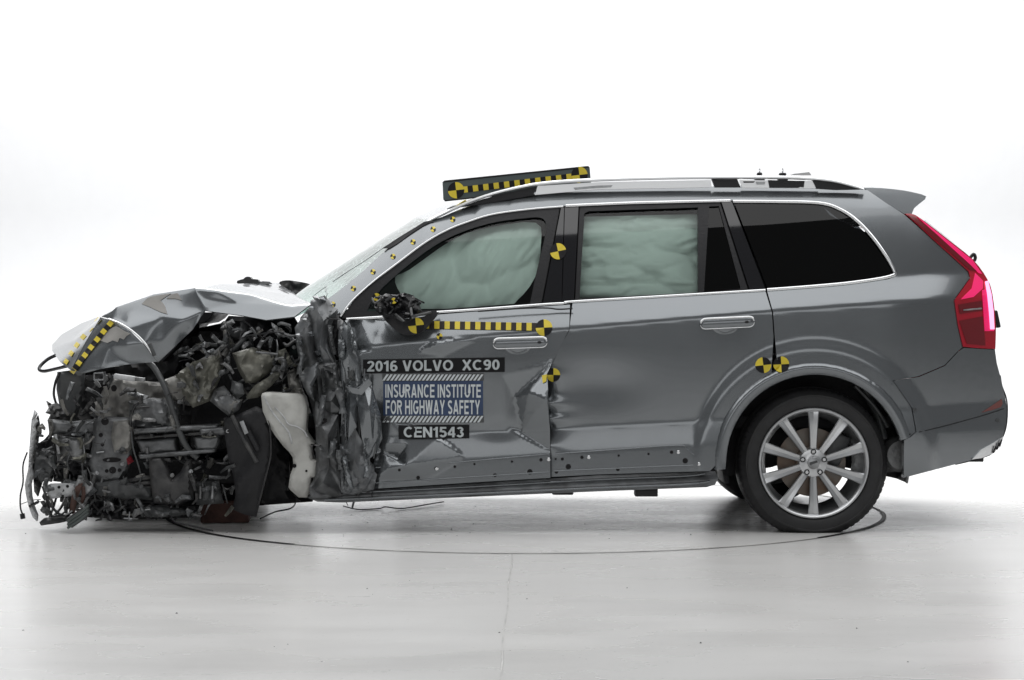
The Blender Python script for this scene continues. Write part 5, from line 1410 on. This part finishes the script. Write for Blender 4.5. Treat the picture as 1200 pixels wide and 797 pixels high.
boxm("mirror_bracket", P(482, 365, -.13), (.012, .01, .04), M['alu_dull'], mir, (0, -8, 0), .003)
tube("mirror_trim", [(482, 371, -.12), (492, 369, -.12), (505, 366, -.10)], 1.6, M['charcoal'], mir)
tube("mirror_bracket", [(442, 347, -.05), (452, 348, -.06), (460, 346, -.07)], 1.1, M['alu'], mir)
tube("mirror_bracket", [(437, 352, -.05), (448, 355, -.06), (456, 357, -.07)], 1.1, M['alu'], mir)
target("target_sticker", 441, 348, 4.5, lambda x, y: -.06, mir, rot=.5)
target("target_sticker", 461.5, 352.5, 3.5, lambda x, y: -.14, mir, rot=1.0)

# ---------------------------------------------------------------- loose things on the floor
c = P(265, 606, .05)
wb_root = empty("wood_block", (c.x, .52, 0), "red-brown timber block under the crushed front, propping the car", "block")
a, b = P(231, 590, .05), P(299, 614, .05)
boxm("timber", ((a.x + b.x) / 2 - .07, .52, .055), (b.x - a.x - .04, .20, .10), M['wood'], wb_root, (0, 0, 4), .006)
for i, (x, y, rz, w, lab) in enumerate(((84, 607, 35, .075, "larger broken grey-green plastic clip on the floor under the torn bumper"), (95, 599, 40, .062, "smaller broken grey-green plastic clip leaning behind the larger one"))):
    p = P(x + 3, y + 2, .0)
    r = empty("plastic_clip", (p.x, 0, max(0, p.z - .03)), lab, "clip", "broken clips on the floor")
    for k in (-1, 0, 1):
        boxm("clip_rib", p + Vector((.0, .0, .016 * k)), (w, .04, .011), M['clip'], r, (10, -rz, 0), .002)
    boxm("clip_back", p + Vector((0, .012, 0)), (w * .9, .03, .05), M['charcoal'], r, (10, -rz, 0), .003)
def floor_pt(x, y, h=.004):
    d = (CAM_H - h) * FPX / (y - HOR)
    return Vector(((x - 600) * d / FPX, d - CAM_D, h))
tw = tube3("loose_wire", [floor_pt(x, y, h) for x, y, h in ((402, 593, .02), (420, 597, .006), (444, 596, .006), (452, 594, .02), (470, 596, .006), (496, 592, .01), (520, 588, .01))], .0032, M['mark_black'], None)
tag(tw, "thin black wire lying on the floor under the door sill", "wire")
tw = tube3("torn_film", [floor_pt(x, y, h) for x, y, h in ((305, 608, .006), (322, 600, .02), (340, 596, .03), (346, 590, .04), (344, 584, .06))], .004, M['mark_black'], None)
tag(tw, "short black wire trailing on the floor beside the wheel liner strip", "wire")
bmv, bmf = [], []
for _ in range(220):
    if rnd.random() < .5:
        p = floor_pt(rnd.uniform(20, 1180), rnd.uniform(600, 790) if rnd.random() < .6 else rnd.uniform(596, 640))
    else:
        p = Vector((rnd.gauss(-.4, .9), rnd.uniform(-.2, 1.6), .004))
    s = rnd.choice([.0012, .0015, .002, .002, .003, .004]) * rnd.uniform(.6, 1.2)
    k = len(bmv)
    for dx, dy, dz in ((-1, -1, 0), (1, -.6, 0), (.8, 1, 0), (-.7, .8, 0), (0, 0, 1)):
        bmv.append((p.x + dx * s * rnd.uniform(.6, 1.3), p.y + dy * s * rnd.uniform(.6, 1.3), .0 + dz * s * rnd.uniform(.5, 1.2)))
    bmf += [[k, k + 1, k + 4], [k + 1, k + 2, k + 4], [k + 2, k + 3, k + 4], [k + 3, k, k + 4]]
tag(mk("debris", bmv, bmf, M['charcoal'], None, False), "dark crumbs and grit scattered on the white floor", "debris", kind="stuff")
